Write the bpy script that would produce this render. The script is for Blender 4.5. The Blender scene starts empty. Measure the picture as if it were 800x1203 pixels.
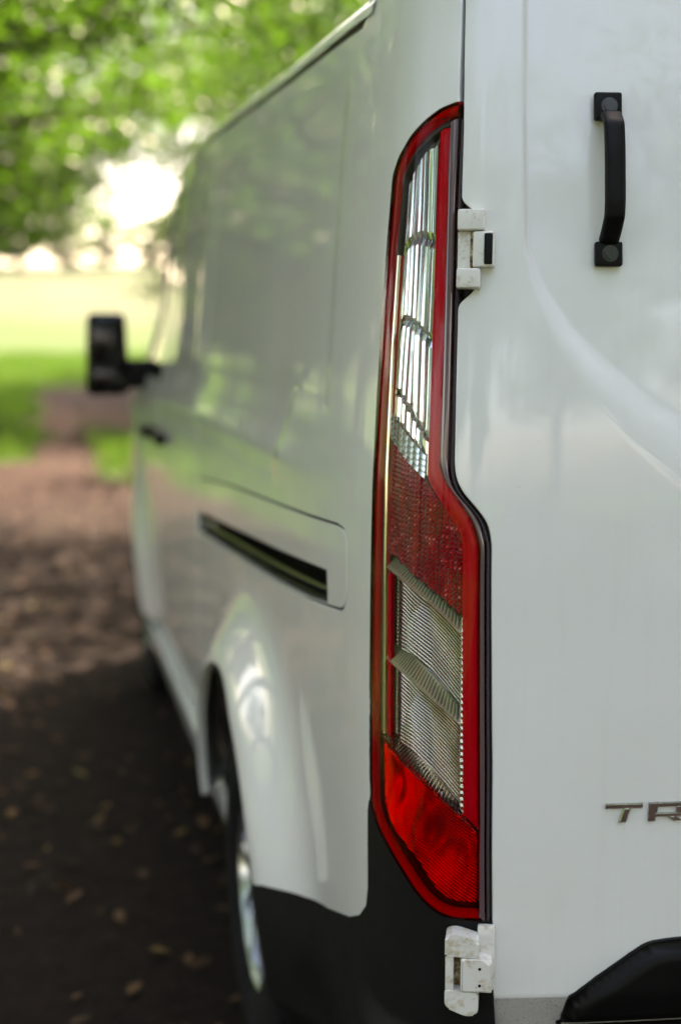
import bpy, bmesh, math, random
import numpy as np
from mathutils import Vector, Matrix
from mathutils.geometry import delaunay_2d_cdt

# ============================================================ camera, sky, sun, exposure
sc = bpy.context.scene
col = sc.collection
cam_d = bpy.data.cameras.new("camera"); cam = bpy.data.objects.new("camera", cam_d); col.objects.link(cam)
sc.camera = cam
cam.location = (-1.385, -1.5, 1.40)
cam.rotation_euler = (math.radians(90 - 7.1), 0, math.radians(-12.4))
cam_d.sensor_fit = 'VERTICAL'; cam_d.sensor_height = 36.0; cam_d.lens = 1650.0 / 1203.0 * 36.0
cam_d.clip_start = 0.05; cam_d.clip_end = 2000
cam_d.dof.use_dof = True; cam_d.dof.focus_distance = 1.63; cam_d.dof.aperture_fstop = 2.2

SUN_EL, SUN_AZ = 52.0, 38.0          # azimuth measured from +Y (ahead of the van) towards +X
world = bpy.data.worlds.new("World"); sc.world = world; world.use_nodes = True
wn = world.node_tree; wn.nodes.clear()
sky = wn.nodes.new('ShaderNodeTexSky'); sky.sky_type = 'NISHITA'; sky.sun_disc = False
sky.sun_elevation = math.radians(SUN_EL); sky.sun_rotation = math.radians(SUN_AZ)
sky.air_density = 1.0; sky.dust_density = 3.0; sky.ozone_density = 1.0
bg = wn.nodes.new('ShaderNodeBackground'); bg.inputs[1].default_value = 0.15
wo = wn.nodes.new('ShaderNodeOutputWorld')
wn.links.new(sky.outputs[0], bg.inputs[0]); wn.links.new(bg.outputs[0], wo.inputs[0])
sun_d = bpy.data.lights.new("sun", 'SUN'); sun_d.energy = 5.0; sun_d.angle = math.radians(0.5); sun_d.color = (1.0, 0.95, 0.87)
sun = bpy.data.objects.new("sun", sun_d); col.objects.link(sun)
sv = Vector((math.sin(math.radians(SUN_AZ)) * math.cos(math.radians(SUN_EL)),
             math.cos(math.radians(SUN_AZ)) * math.cos(math.radians(SUN_EL)), math.sin(math.radians(SUN_EL))))
sun.rotation_euler = sv.to_track_quat('Z', 'Y').to_euler(); sun.location = (6, 8, 14)
sc.view_settings.view_transform = 'Standard'; sc.view_settings.look = 'None'
sc.view_settings.gamma = 1.0; sc.view_settings.use_curve_mapping = False
sc.view_settings.exposure = 2.85
sc.view_settings.use_white_balance = True; sc.view_settings.white_balance_temperature = 8700; sc.view_settings.white_balance_tint = 22   # camera set for shade
sc.render.engine = 'CYCLES'
sc.cycles.use_denoising = True
sc.cycles.max_bounces = 8; sc.cycles.diffuse_bounces = 3; sc.cycles.glossy_bounces = 4
sc.cycles.transmission_bounces = 6; sc.cycles.transparent_max_bounces = 16
sc.cycles.caustics_reflective = False; sc.cycles.caustics_refractive = False
sc.cycles.sample_clamp_indirect = 6.0

random.seed(7); rng = np.random.default_rng(11)

# ============================================================ materials
def mat(name, color=(.5, .5, .5), rough=.5, metal=0.0, coat=0.0, coat_rough=.03, spec=.5, ior=1.5):
    m = bpy.data.materials.new(name); m.use_nodes = True
    b = m.node_tree.nodes['Principled BSDF']
    b.inputs['Base Color'].default_value = (*color, 1); b.inputs['Roughness'].default_value = rough
    b.inputs['Metallic'].default_value = metal; b.inputs['Coat Weight'].default_value = coat
    b.inputs['Coat Roughness'].default_value = coat_rough; b.inputs['Specular IOR Level'].default_value = spec
    b.inputs['IOR'].default_value = ior
    return m
def N(m, t, **kw):
    n = m.node_tree.nodes.new(t)
    for k, v in kw.items(): setattr(n, k, v)
    return n
def L(m, a, b): m.node_tree.links.new(a, b)
def bsdf(m): return m.node_tree.nodes['Principled BSDF']
def noise(m, scale, detail=4, rough=.6, dist=0, coords='Object', sc3=None):
    tc = N(m, 'ShaderNodeTexCoord'); n = N(m, 'ShaderNodeTexNoise')
    n.inputs['Scale'].default_value = scale; n.inputs['Detail'].default_value = detail
    n.inputs['Roughness'].default_value = rough; n.inputs['Distortion'].default_value = dist
    if sc3:
        mp = N(m, 'ShaderNodeMapping'); mp.inputs['Scale'].default_value = sc3
        L(m, tc.outputs[coords], mp.inputs[0]); L(m, mp.outputs[0], n.inputs['Vector'])
    else: L(m, tc.outputs[coords], n.inputs['Vector'])
    return n
def ramp(m, src, stops):
    r = N(m, 'ShaderNodeValToRGB'); e = r.color_ramp.elements
    while len(e) < len(stops): e.new(.5)
    for i, (p, c) in enumerate(stops): e[i].position = p; e[i].color = (*c, 1) if len(c) == 3 else c
    L(m, src, r.inputs[0]); return r
def mixc(m, fac, a, b, blend='MIX'):
    x = N(m, 'ShaderNodeMix', data_type='RGBA', blend_type=blend)
    for s, v in ((x.inputs['Factor'], fac), (x.inputs[6], a), (x.inputs[7], b)):
        if isinstance(v, bpy.types.NodeSocket): L(m, v, s)
        elif isinstance(v, (int, float)): s.default_value = v
        else: s.default_value = (*v, 1)
    return x.outputs[2]
def bump(m, h, strength=.2, dist=.01, prev=None):
    b = N(m, 'ShaderNodeBump'); b.inputs['Strength'].default_value = strength; b.inputs['Distance'].default_value = dist
    L(m, h, b.inputs['Height'])
    if prev is not None: L(m, prev, b.inputs['Normal'])
    return b.outputs[0]

def paint_material():
    m = mat('white_paint', (.80, .81, .795), .42, coat=1.0, coat_rough=.02, spec=.35)
    n1 = noise(m, 2.2, 5, .6); film = ramp(m, n1.outputs[0], [(.40, (0, 0, 0)), (.75, (1, 1, 1))])
    c = mixc(m, film.outputs[0], (.80, .81, .795), (.745, .75, .715))
    sp = noise(m, 260, 2, .5); spr = ramp(m, sp.outputs[0], [(.735, (0, 0, 0)), (.76, (1, 1, 1))])
    big = noise(m, 3.0, 2, .5); bigr = ramp(m, big.outputs[0], [(.45, (0, 0, 0)), (.62, (.55, .55, .55))])
    mul = mixc(m, 1.0, spr.outputs[0], bigr.outputs[0], 'MULTIPLY')
    c = mixc(m, mul, c, (.36, .33, .28))
    st = noise(m, 1.0, 5, .65, .4, sc3=(55, 55, 2.2)); str_ = ramp(m, st.outputs[0], [(.50, (0, 0, 0)), (.72, (.07, .07, .07))]); c = mixc(m, str_.outputs[0], c, (.55, .53, .47))
    L(m, c, bsdf(m).inputs['Base Color'])
    rr = ramp(m, n1.outputs[0], [(.35, (.006, .006, .006)), (.8, (.035, .035, .035))])
    L(m, rr.outputs[0], bsdf(m).inputs['Coat Roughness'])
    op = noise(m, 420, 2, .5); wv = noise(m, 7, 2, .5)
    bn = bump(m, op.outputs[0], .010, .0012); bn = bump(m, wv.outputs[0], .04, .012, bn)
    L(m, bn, bsdf(m).inputs['Coat Normal'])
    return m
M = {}
M['paint'] = paint_material()
def dusty_paint():
    m = mat('dusty_paint', (.55, .53, .53), .6, coat=.3, coat_rough=.25)
    n = noise(m, 380, 3, .7); r = ramp(m, n.outputs[0], [(.56, (0, 0, 0)), (.70, (1, 1, 1))])
    n2 = noise(m, 30, 4, .6)
    c = mixc(m, n2.outputs[0], (.60, .58, .57), (.40, .38, .37)); c = mixc(m, r.outputs[0], c, (.14, .12, .11))
    L(m, c, bsdf(m).inputs['Base Color']); return m
M['dusty'] = dusty_paint()
def hinge_paint():
    m = mat('hinge_paint', (.74, .73, .68), .45, coat=.5, coat_rough=.15)
    n = noise(m, 60, 6, .7); r = ramp(m, n.outputs[0], [(.52, (0, 0, 0)), (.64, (.8, .8, .8))])
    c = mixc(m, r.outputs[0], (.72, .71, .66), (.50, .40, .27))
    n2 = noise(m, 190, 3, .7); r2 = ramp(m, n2.outputs[0], [(.70, (0, 0, 0)), (.74, (1, 1, 1))])
    c = mixc(m, r2.outputs[0], c, (.07, .045, .035)); L(m, c, bsdf(m).inputs['Base Color'])
    bn = bump(m, n2.outputs[0], .25, .001); L(m, bn, bsdf(m).inputs['Normal']); return m
M['hinge'] = hinge_paint()
def rusty():
    m = mat('rusty_recess', (.3, .2, .1), .8)
    n = noise(m, 130, 5, .7); r = ramp(m, n.outputs[0], [(.34, (.02, .014, .01)), (.47, (.20, .11, .04)), (.58, (.50, .40, .27)), (.7, (.62, .57, .47))])
    L(m, r.outputs[0], bsdf(m).inputs['Base Color']); return m
M['rust'] = rusty()
def black_plastic(name, c=.004, rough=.42):
    m = mat(name, (c, c, c * 1.05), rough, spec=.16)
    n = noise(m, 900, 2, .5); bn = bump(m, n.outputs[0], .12, .0006); L(m, bn, bsdf(m).inputs['Normal'])
    n2 = noise(m, 6, 4, .6); r = ramp(m, n2.outputs[0], [(.3, (rough * .85,) * 3), (.75, (min(1, rough * 1.35),) * 3)])
    L(m, r.outputs[0], bsdf(m).inputs['Roughness']); return m
M['black'] = black_plastic('black_plastic')
M['bumper'] = black_plastic('bumper_plastic', .0035, .6)
bsdf(M['bumper']).inputs['Specular IOR Level'].default_value = .2
M['mirror'] = mat('mirror_glass', (.035, .035, .04), .04, metal=1.0)  # near-black tint puts the reflection of dark woods into the colour
M['gloss_black'] = mat('gloss_black', (.004, .004, .0045), .25, spec=.2, coat=.15)
M['rubber'] = mat('rubber', (.012, .011, .012), .6)
M['void'] = mat('dark_liner', (.004, .004, .004), .9, spec=.1)
M['cap'] = mat('cap_plastic', (.006, .006, .0065), .22, spec=.5, coat=.3)
M['gutter'] = mat('gutter_sealer', (.09, .09, .08), .5)
M['chrome'] = mat('chrome', (.82, .83, .83), .06, metal=1.0)
M['rail'] = mat('rail_steel', (.035, .032, .026), .22, metal=.3, coat=.6)
M['warm_chrome'] = mat('warm_bezel', (.85, .74, .55), .14, metal=.9)
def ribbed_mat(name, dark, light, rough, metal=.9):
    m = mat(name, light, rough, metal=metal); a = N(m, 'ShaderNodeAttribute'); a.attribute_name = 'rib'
    L(m, mixc(m, a.outputs['Fac'], dark, light), bsdf(m).inputs['Base Color']); return m  # rib attribute paints the grooves dark, standing in for reflections between ribs
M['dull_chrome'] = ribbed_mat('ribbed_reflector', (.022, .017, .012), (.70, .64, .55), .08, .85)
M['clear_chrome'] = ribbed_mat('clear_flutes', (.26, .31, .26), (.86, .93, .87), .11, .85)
M['div_chrome'] = ribbed_mat('divider_chrome', (.12, .15, .05), (.93, 1.0, .70), .07, .55)  # pale green base colour paints in the reflection of lit foliage
M['bowl_chrome'] = mat('bowl_reflector', (.80, .78, .76), .12, metal=.95)
M['red_tube'] = mat('red_light_guide', (.88, .000, .012), .25, coat=.08, coat_rough=.05, spec=.12)
M['red_retro'] = mat('red_retroreflector', (.62, .000, .010), .10, coat=.6, spec=.3)
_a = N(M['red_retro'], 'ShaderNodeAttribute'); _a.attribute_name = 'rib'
L(M['red_retro'], ramp(M['red_retro'], _a.outputs['Fac'], [(0, (.075, .004, .006)), (.35, (.42, .001, .008)), (.75, (.90, .004, .016)), (1.0, (.95, .50, .50))]).outputs[0], bsdf(M['red_retro']).inputs['Base Color'])  # dark stops paint groove shade, the palest stop paints glints
M['mauve'] = mat('lens_edge_plastic', (.115, .065, .075), .10, coat=1.0)
M['flange'] = mat('lamp_flange', (.85, .001, .008), .25, coat=.12, coat_rough=.03, spec=.2)
M['housing'] = mat('lamp_housing', (.03, .025, .02), .4)
M['amber'] = mat('bulb_glass', (.75, .35, .08), .1, coat=1.0)
M['alloy'] = mat('alloy', (.62, .63, .65), .22, metal=.9)
M['tyre'] = black_plastic('tyre_rubber', .005, .85)
bsdf(M['tyre']).inputs['Specular IOR Level'].default_value = .2
M['glass'] = mat('dark_glass', (.006, .008, .008), .03, coat=1.0)
def seal_mat():
    m = mat('ribbed_seal', (.022, .016, .019), .5)
    tc = N(m, 'ShaderNodeTexCoord'); w = N(m, 'ShaderNodeTexWave', wave_type='BANDS', bands_direction='Z')
    w.inputs['Scale'].default_value = 150; L(m, tc.outputs['Object'], w.inputs['Vector'])
    c = mixc(m, w.outputs['Color'], (.012, .009, .011), (.075, .055, .062)); L(m, c, bsdf(m).inputs['Base Color'])
    L(m, bump(m, w.outputs['Fac'], .6, .0015), bsdf(m).inputs['Normal']); return m
M['seal'] = seal_mat()
def lens_mat(name, tint, rough=.02, ior=1.5):
    m = bpy.data.materials.new(name); m.use_nodes = True; nt = m.node_tree; nt.nodes.clear()
    t = N(m, 'ShaderNodeBsdfTransparent'); t.inputs[0].default_value = (*tint, 1)
    g = N(m, 'ShaderNodeBsdfGlossy'); g.inputs['Roughness'].default_value = rough
    f = N(m, 'ShaderNodeFresnel'); f.inputs[0].default_value = ior
    x = N(m, 'ShaderNodeMixShader'); o = N(m, 'ShaderNodeOutputMaterial')
    L(m, f.outputs[0], x.inputs[0]); L(m, t.outputs[0], x.inputs[1]); L(m, g.outputs[0], x.inputs[2]); L(m, x.outputs[0], o.inputs[0])
    return m
M['lens_clear'] = lens_mat('clear_lens', (.97, .97, .97), .02, 1.33)
M['lens_red'] = lens_mat('red_lens', (.80, .006, .012), .03, 1.28)

def leaf_mat(name, a, b, tr):
    m = bpy.data.materials.new(name); m.use_nodes = True; nt = m.node_tree; nt.nodes.clear()
    o = N(m, 'ShaderNodeOutputMaterial'); d = N(m, 'ShaderNodeBsdfDiffuse'); t = N(m, 'ShaderNodeBsdfTranslucent')
    g = N(m, 'ShaderNodeBsdfGlossy'); g.inputs['Roughness'].default_value = .4
    n = noise(m, .9, 3, .6); gi = N(m, 'ShaderNodeNewGeometry')
    c = mixc(m, n.outputs[0], a, b); c = mixc(m, gi.outputs['Random Per Island'], c, b)
    L(m, c, d.inputs[0]); tcol = mixc(m, gi.outputs['Random Per Island'], tr, tuple(x * .6 for x in tr)); L(m, tcol, t.inputs[0])
    x = N(m, 'ShaderNodeMixShader'); x.inputs[0].default_value = .45
    L(m, d.outputs[0], x.inputs[1]); L(m, t.outputs[0], x.inputs[2])
    y = N(m, 'ShaderNodeMixShader'); y.inputs[0].default_value = .04
    L(m, x.outputs[0], y.inputs[1]); L(m, g.outputs[0], y.inputs[2]); L(m, y.outputs[0], o.inputs[0]); return m
M['leaf'] = leaf_mat('broad_leaf', (.020, .054, .009), (.038, .080, .014), (.085, .22, .016))
M['leaf2'] = leaf_mat('dark_leaf', (.022, .058, .014), (.04, .085, .022), (.11, .25, .025))
M['leaf3'] = leaf_mat('far_leaf', (.05, .10, .03), (.075, .13, .04), (.14, .28, .05))
M['blade'] = leaf_mat('grass_blade', (.030, .075, .010), (.055, .105, .018), (.09, .22, .018))
def bark():
    m = mat('bark', (.05, .04, .03), .9)
    n = noise(m, 9, 6, .7, sc3=(1, 1, .25)); r = ramp(m, n.outputs[0], [(.3, (.018, .014, .011)), (.7, (.085, .068, .052))])
    L(m, r.outputs[0], bsdf(m).inputs['Base Color']); L(m, bump(m, n.outputs[0], .8, .03), bsdf(m).inputs['Normal']); return m
M['bark'] = bark()

# ============================================================ object helpers
def link(o, parent=None):
    col.objects.link(o)
    if parent is not None: o.parent = parent
    return o
def empty(name, loc=(0, 0, 0), parent=None):
    o = bpy.data.objects.new(name, None); o.location = loc; o.empty_display_size = .1; return link(o, parent)
def tag(o, label=None, cat=None, group=None, kind=None):
    for k, v in (('label', label), ('category', cat), ('group', group), ('kind', kind)):
        if v: o[k] = v
    return o
def mesh_obj(name, verts, faces, material, parent=None, normals=None, smooth=True):
    me = bpy.data.meshes.new(name)
    me.from_pydata([tuple(map(float, v)) for v in verts], [], [tuple(map(int, f)) for f in faces]); me.update()
    if smooth: me.polygons.foreach_set('use_smooth', [True] * len(me.polygons))
    if normals is not None: me.normals_split_custom_set_from_vertices([tuple(map(float, n)) for n in normals])
    if material: me.materials.append(material)
    o = bpy.data.objects.new(name, me); return link(o, parent)
def bm_obj(name, bm, material, parent=None, smooth=30):
    me = bpy.data.meshes.new(name); bmesh.ops.recalc_face_normals(bm, faces=bm.faces); bm.to_mesh(me); bm.free()
    if smooth:
        me.polygons.foreach_set('use_smooth', [True] * len(me.polygons))
        me.set_sharp_from_angle(angle=math.radians(smooth))
    me.materials.append(material); o = bpy.data.objects.new(name, me); return link(o, parent)

# ============================================================ van body surface
# s = arc length along the plan outline measured from the middle of the rear doors, z = height above ground
HALF = .985
def _plan():
    ds = .00025; s = np.arange(0, 5.9, ds)
    h = np.interp(s, [0, .55, .86, .90, .95, 1.0, 1.045, 1.10, 1.20, 1.45, 5.9], [0., 4, 9.5, 13, 32, 58, 78, 85, 88, 90, 90])
    h = np.convolve(np.pad(np.radians(h), 40, mode='edge'), np.ones(81) / 81, mode='valid')
    x = -np.cumsum(np.cos(h)) * ds; y = np.cumsum(np.sin(h)) * ds
    return s, x * (HALF / (-x.min())), y
PS, PX, PY = _plan()
ZT = [.15, .30, .45, .60, .78, .95, 1.10, 1.22, 1.30, 1.45, 1.60, 1.72, 1.80, 1.86, 1.92, 1.97]
WT = [.940, .965, .985, .996, 1.0, 1.0, .998, .994, .988, .977, .965, .953, .943, .934, .922, .912]
RT = [0., 0, 0, 0, 0, .002, .006, .011, .015, .026, .040, .056, .070, .085, .105, .12]
def _smooth(t, v):
    zz = np.arange(.1, 2.05, .002); k = np.hanning(45); k /= k.sum()
    return zz, np.convolve(np.pad(np.interp(zz, t, v), 22, mode='edge'), k, mode='valid')
ZW, WW = _smooth(ZT, WT); _, RR = _smooth(ZT, RT)
def s_of_y(y): return np.interp(y, PY, PS)
def y_of_s(s): return np.interp(s, PS, PY)
def base(s, z):
    x = np.interp(s, PS, PX); y = np.interp(s, PS, PY); w = np.interp(z, ZW, WW); r = np.interp(z, ZW, RR)
    t = np.clip((y - 4.25) / .8, 0, 1); g = np.clip((y - 2.4) / 1.6, 0, 1); zg = np.clip((z - 1.15) / .35, 0, 1)
    tf = 1 - .16 * t * t - .055 * g * g * (3 - 2 * g) * zg * zg * (3 - 2 * zg)
    return np.stack([x * w * tf, y + r * np.clip(1 - (y - .1) / 1.2, 0, 1), z], -1)
def nrm(du, dv):
    n = np.cross(dv, du); return n / np.linalg.norm(n, axis=-1, keepdims=True)
def surf0(s, z, off, disp):
    h = .003; n = nrm(base(s + h, z) - base(s - h, z), base(s, z + h) - base(s, z - h))
    o = np.zeros_like(s) + off
    if disp is not None: o = o + disp(s, z)
    return base(s, z) + n * o[..., None]
def surf(s, z, off=0., disp=None, fd=.003):
    s = np.asarray(s, float); z = np.asarray(z, float)
    p = surf0(s, z, off, disp)
    n = nrm(surf0(s + fd, z, off, disp) - surf0(s - fd, z, off, disp), surf0(s, z + fd, off, disp) - surf0(s, z - fd, off, disp))
    return p, n
def smooth01(t): t = np.clip(t, 0, 1); return t * t * (3 - 2 * t)

def densify(poly, step):
    out = []
    for i, a in enumerate(poly):
        b = poly[(i + 1) % len(poly)]; n = max(1, int(math.ceil(math.dist(a, b) / step)))
        out += [(a[0] + (b[0] - a[0]) * k / n, a[1] + (b[1] - a[1]) * k / n) for k in range(n)]
    return out
def rounded(poly, rad, seg=5):
    """round the corners of a polygon; rad: one radius or one per corner"""
    out = []; n = len(poly)
    for i, p in enumerate(poly):
        r = rad[i] if isinstance(rad, (list, tuple)) else rad
        a = Vector(poly[i - 1]); b = Vector(p); c = Vector(poly[(i + 1) % n])
        u = (a - b); v = (c - b); r = min(r, u.length * .48, v.length * .48)
        if r < 1e-5: out.append(tuple(b)); continue
        p0 = b + u.normalized() * r; p1 = b + v.normalized() * r
        for k in range(seg + 1):
            t = k / seg; q = p0 * (1 - t) ** 2 + b * 2 * t * (1 - t) + p1 * t * t; out.append(tuple(q))
    return out
def seg_dist(P, poly):
    poly = np.asarray(poly); d = np.full(len(P), 1e9)
    for a, b in zip(poly, np.roll(poly, -1, 0)):
        e = b - a; l = (e @ e) + 1e-18; t = np.clip(((P - a) @ e) / l, 0, 1)
        d = np.minimum(d, np.linalg.norm(P - (a + t[:, None] * e), axis=1))
    return d
def inside(P, poly):
    poly = np.asarray(poly); r = np.zeros(len(P), bool)
    for a, b in zip(poly, np.roll(poly, -1, 0)):
        c = ((a[1] > P[:, 1]) != (b[1] > P[:, 1]))
        with np.errstate(divide='ignore', invalid='ignore'):
            x = (b[0] - a[0]) * (P[:, 1] - a[1]) / (b[1] - a[1]) + a[0]
        r ^= c & (P[:, 0] < x)
    return r
def panel(name, outer, material, parent, holes=(), off=0., disp=None, grid=(.02, .02), flange=.012, fd=.003, edge=None, lip=.0018, mapf=None, extra=None, attr=None):
    """sheet-metal panel: outline (with holes) in (s, z), laid on the body surface, edges turned inwards"""
    g = min(grid) if edge is None else edge
    loops = [densify(p, g) for p in [outer] + list(holes)]
    o = np.asarray(loops[0]); lo = o.min(0); hi = o.max(0)
    S, Z = np.meshgrid(np.arange(lo[0], hi[0], grid[0]), np.arange(lo[1], hi[1], grid[1]))
    S = S + (np.arange(S.shape[0]) % 2)[:, None] * grid[0] * .5
    P = np.stack([S.ravel(), Z.ravel()], -1)
    if extra is not None:
        ex = np.asarray(extra); kd_ = np.array([((ex - q) ** 2).sum(1).min() for q in P]) > (.55 * g) ** 2; P = np.concatenate([P[kd_], ex])
    k = inside(P, loops[0])
    for h in loops[1:]: k &= ~inside(P, h)
    P = P[k]
    for lp in loops: P = P[seg_dist(P, lp) > g * .45]
    pts = []; edges = []; faces = []
    for lp in loops:
        b0 = len(pts); pts += [Vector(p) for p in lp]
        edges += [(b0 + i, b0 + (i + 1) % len(lp)) for i in range(len(lp))]
    nb = len(pts); pts += [Vector(p) for p in P]
    v, e, f, ov, oe, of = delaunay_2d_cdt(pts, edges, [], 0, 1e-7)
    V = np.array([tuple(q) for q in v]); F = np.array([t for t in f if len(t) == 3])
    C = V[F].mean(1); keep = inside(C, loops[0])
    for h in loops[1:]: keep &= ~inside(C, h)
    F = F[keep]
    mf = mapf or (lambda a, b: surf(a, b, off, disp, fd))
    p, n = mf(V[:, 0], V[:, 1])
    t = p[F]; fn = np.cross(t[:, 1] - t[:, 0], t[:, 2] - t[:, 0]); flip = (fn * n[F].mean(1)).sum(1) < 0
    F[flip] = F[flip][:, ::-1]
    verts = list(p); norms = list(n); fc = [tuple(q) for q in F]
    if flange > 0:
        for li, lp in enumerate(loops):
            a = np.asarray(lp); q, m = mf(a[:, 0], a[:, 1])
            cen = np.roll(q, -1, 0) - np.roll(q, 1, 0); side = np.cross(cen, m)
            side /= np.linalg.norm(side, axis=1, keepdims=True) + 1e-12
            area = (a[:, 0] * np.roll(a[:, 1], -1) - np.roll(a[:, 0], -1) * a[:, 1]).sum()
            # outward (away from the material): test with a small step in the plane
            tst = a + .0005 * 0; k0 = len(verts)
            mid = q[:1] + side[:1] * .001
            sgn = -1.0 if (area > 0) == (li == 0) else 1.0
            sd = side * sgn
            ring = [(q, m), (q + sd * lip * .7 - m * lip * .3, (m + sd) / 1.414), (q + sd * lip - m * lip, sd), (q + sd * lip - m * flange, sd)]
            for pp, nn in ring: verts += list(pp); norms += list(nn)
            c = len(a)
            for r in range(3):
                for i in range(c):
                    j = (i + 1) % c; A, B, C2, D = k0 + r * c + i, k0 + r * c + j, k0 + (r + 1) * c + j, k0 + (r + 1) * c + i
                    va, vb, vc = (np.asarray(verts[x]) for x in (A, B, C2))
                    fnn = np.cross(vb - va, vc - va)
                    fc.append((A, B, C2, D) if fnn @ np.asarray(norms[A] + norms[D]) > 0 else (D, C2, B, A))
    ob = mesh_obj(name, verts, fc, material, parent, norms)
    if attr is not None:
        vals = np.zeros(len(verts), dtype=np.float32); vals[:len(V)] = attr(V[:, 0], V[:, 1])
        at = ob.data.attributes.new('rib', 'FLOAT', 'POINT'); at.data.foreach_set('value', vals)
    return ob
def frame(s, z, off=0., disp=None):
    p, n = surf(np.array([s]), np.array([z]), off, disp); q, _ = surf(np.array([s + .002]), np.array([z]), off, disp)
    t = Vector(q[0] - p[0]).normalized(); n = Vector(n[0]); u = n.cross(t); u = u if u.z > 0 else -u
    t = (t - n * t.dot(n)).normalized(); u = (Vector((0, 0, 1)) - n * n.z).normalized(); t = u.cross(n); 
    if t.x > 0 and abs(n.y) > .5: t = -t
    return Vector(p[0]), t, u, n       # t points towards larger s (round to the side of the van)
def box(bm, fr, a0, a1, b0, b1, c0, c1, bev=.002, seg=2, taper=None):
    p, t, u, n = fr; vs = []
    for c in (c0, c1):
        k = taper if (taper and c == c1) else 0
        for a, b in ((a0 + k, b0 + k), (a1 - k, b0 + k), (a1 - k, b1 - k), (a0 + k, b1 - k)):
            vs.append(bm.verts.new(p + t * a + u * b + n * c))
    fs = [bm.faces.new([vs[i] for i in q]) for q in ((3, 2, 1, 0), (4, 5, 6, 7), (0, 1, 5, 4), (1, 2, 6, 5), (2, 3, 7, 6), (3, 0, 4, 7))]
    if bev > 0:
        es = list({e for f in fs for e in f.edges})
        bmesh.ops.bevel(bm, geom=es, offset=bev, segments=seg, affect='EDGES', profile=.6)
def prism(bm, fr, poly, c0, c1, bev=0., seg=2):
    p, t, u, n = fr; lo = [bm.verts.new(p + t * a + u * b + n * c0) for a, b in poly]; hi = [bm.verts.new(p + t * a + u * b + n * c1) for a, b in poly]
    k = len(poly); top = bm.faces.new(hi); bm.faces.new(lo[::-1])
    sides = [bm.faces.new((lo[i], lo[(i + 1) % k], hi[(i + 1) % k], hi[i])) for i in range(k)]
    if bev > 0: bmesh.ops.bevel(bm, geom=list(top.edges), offset=bev, segments=seg, affect='EDGES')
def cyl(bm, p, axis, r, h, seg=20, bev=0.):
    axis = axis.normalized(); a = axis.orthogonal().normalized(); b = axis.cross(a)
    lo = [bm.verts.new(p + (a * math.cos(k * 2 * math.pi / seg) + b * math.sin(k * 2 * math.pi / seg)) * r) for k in range(seg)]
    hi = [bm.verts.new(v.co + axis * h) for v in lo]
    t = bm.faces.new(hi); bm.faces.new(lo[::-1])
    for k in range(seg): bm.faces.new((lo[k], lo[(k + 1) % seg], hi[(k + 1) % seg], hi[k]))
    if bev > 0: bmesh.ops.bevel(bm, geom=list(t.edges), offset=bev, segments=2, affect='EDGES')

# ------------------------------------------------------------ displacement of the side panels
AXR, AXF, AXZ, ARCH = 1.10, 4.05, .36, .42
def flare(s, z):
    y = np.interp(s, PS, PY); r = np.hypot(y - AXR, z - AXZ); rf = np.hypot(y - AXF, z - AXZ)
    return .074 * np.exp(-(np.maximum(r - .41, 0) / .125) ** 2) * smooth01((1.0 - z) / .28) + smooth01(1 - (rf - .42) / .30) * (.045 - .075 * smooth01((y - AXF + .30) / .45))
DIAG = np.array([(1.30, 1.62), (1.325, 1.52), (1.3443, 1.4673), (1.3671, 1.4073), (1.48, 1.36), (1.6067, 1.3131), (1.6949, 1.2247), (1.7841, 1.1413)])
def side_disp(s, z):
    y = np.interp(s, PS, PY)
    d = flare(s, z)
    # pressed blind-window field on the quarter panel and on the sliding door
    def fld(y0, y1, z0, z1, w):
        return smooth01((y - y0) / w) * smooth01((y1 - y) / w) * smooth01((z - z0) / w) * smooth01((z1 - z) / w)
    d = d - .0022 * fld(.43, 1.90, 1.27, 1.80, .06) - .003 * fld(2.10, 2.98, 1.27, 1.84, .05)
    # feature line sweeping down from the lower rear corner of the field
    sd = np.interp(z, DIAG[::-1, 1], DIAG[::-1, 0]); k = smooth01((z - 1.14) / .05) * smooth01((1.36 - z) / .08)
    d = d + .004 * smooth01((sd - s) / .05 + .5) * k - .004 * k
    # belt line: shallow roll of the sheet metal
    d = d + .006 * np.exp(-((z - 1.20) / .035) ** 2) * smooth01((y - .45) / .4)
    return d

# ============================================================ the van
van = empty('panel_van', (0, 0, 0))
tag(van, 'white panel van with red and clear tail light parked on the woodland track', 'van')
left_parts = []          # mirrored to the other side at the end

OUT = [(.9529, 1.6762), (.9796, 1.6693), (1.0053, 1.6568), (1.0323, 1.6416), (1.0593, 1.621), (1.0747, 1.5998), (1.0774, 1.5634), (1.0819, 1.5008), (1.0849, 1.4272), (1.0861, 1.3214), (1.083, 1.2259), (1.0812, 1.0971), (1.0812, .9663), (1.0820, .8545), (1.0802, .8049), (1.0604, .7833), (1.0266, .7612), (1.0024, .7411), (.9825, .7213), (.9683, .7093), (.9517, .6993), (.9325, .6941), (.8907, .6938), (.8912, .8889), (.8957, 1.1562), (.9025, 1.1804), (.9141, 1.1974), (.9309, 1.2141), (.9398, 1.2289), (.9439, 1.2459), (.9466, 1.3459), (.9524, 1.5448), (.9535, 1.6643)]
OUT = rounded(OUT, .006, 3)
DOOR_EDGE = [(.9580, 1.8600), (.9548, 1.7966), (.9464, 1.6448), (.944, 1.560), (.931, 1.5505), (.921, 1.541), (.921, 1.458), (.925, 1.451), (.9415, 1.437), (.939, 1.3461), (.9354, 1.2511), (.9323, 1.2341), (.9232, 1.2182), (.9071, 1.2013), (.892, 1.1832), (.8862, 1.1609), (.8804, .888), (.8794, .5972)]
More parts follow.
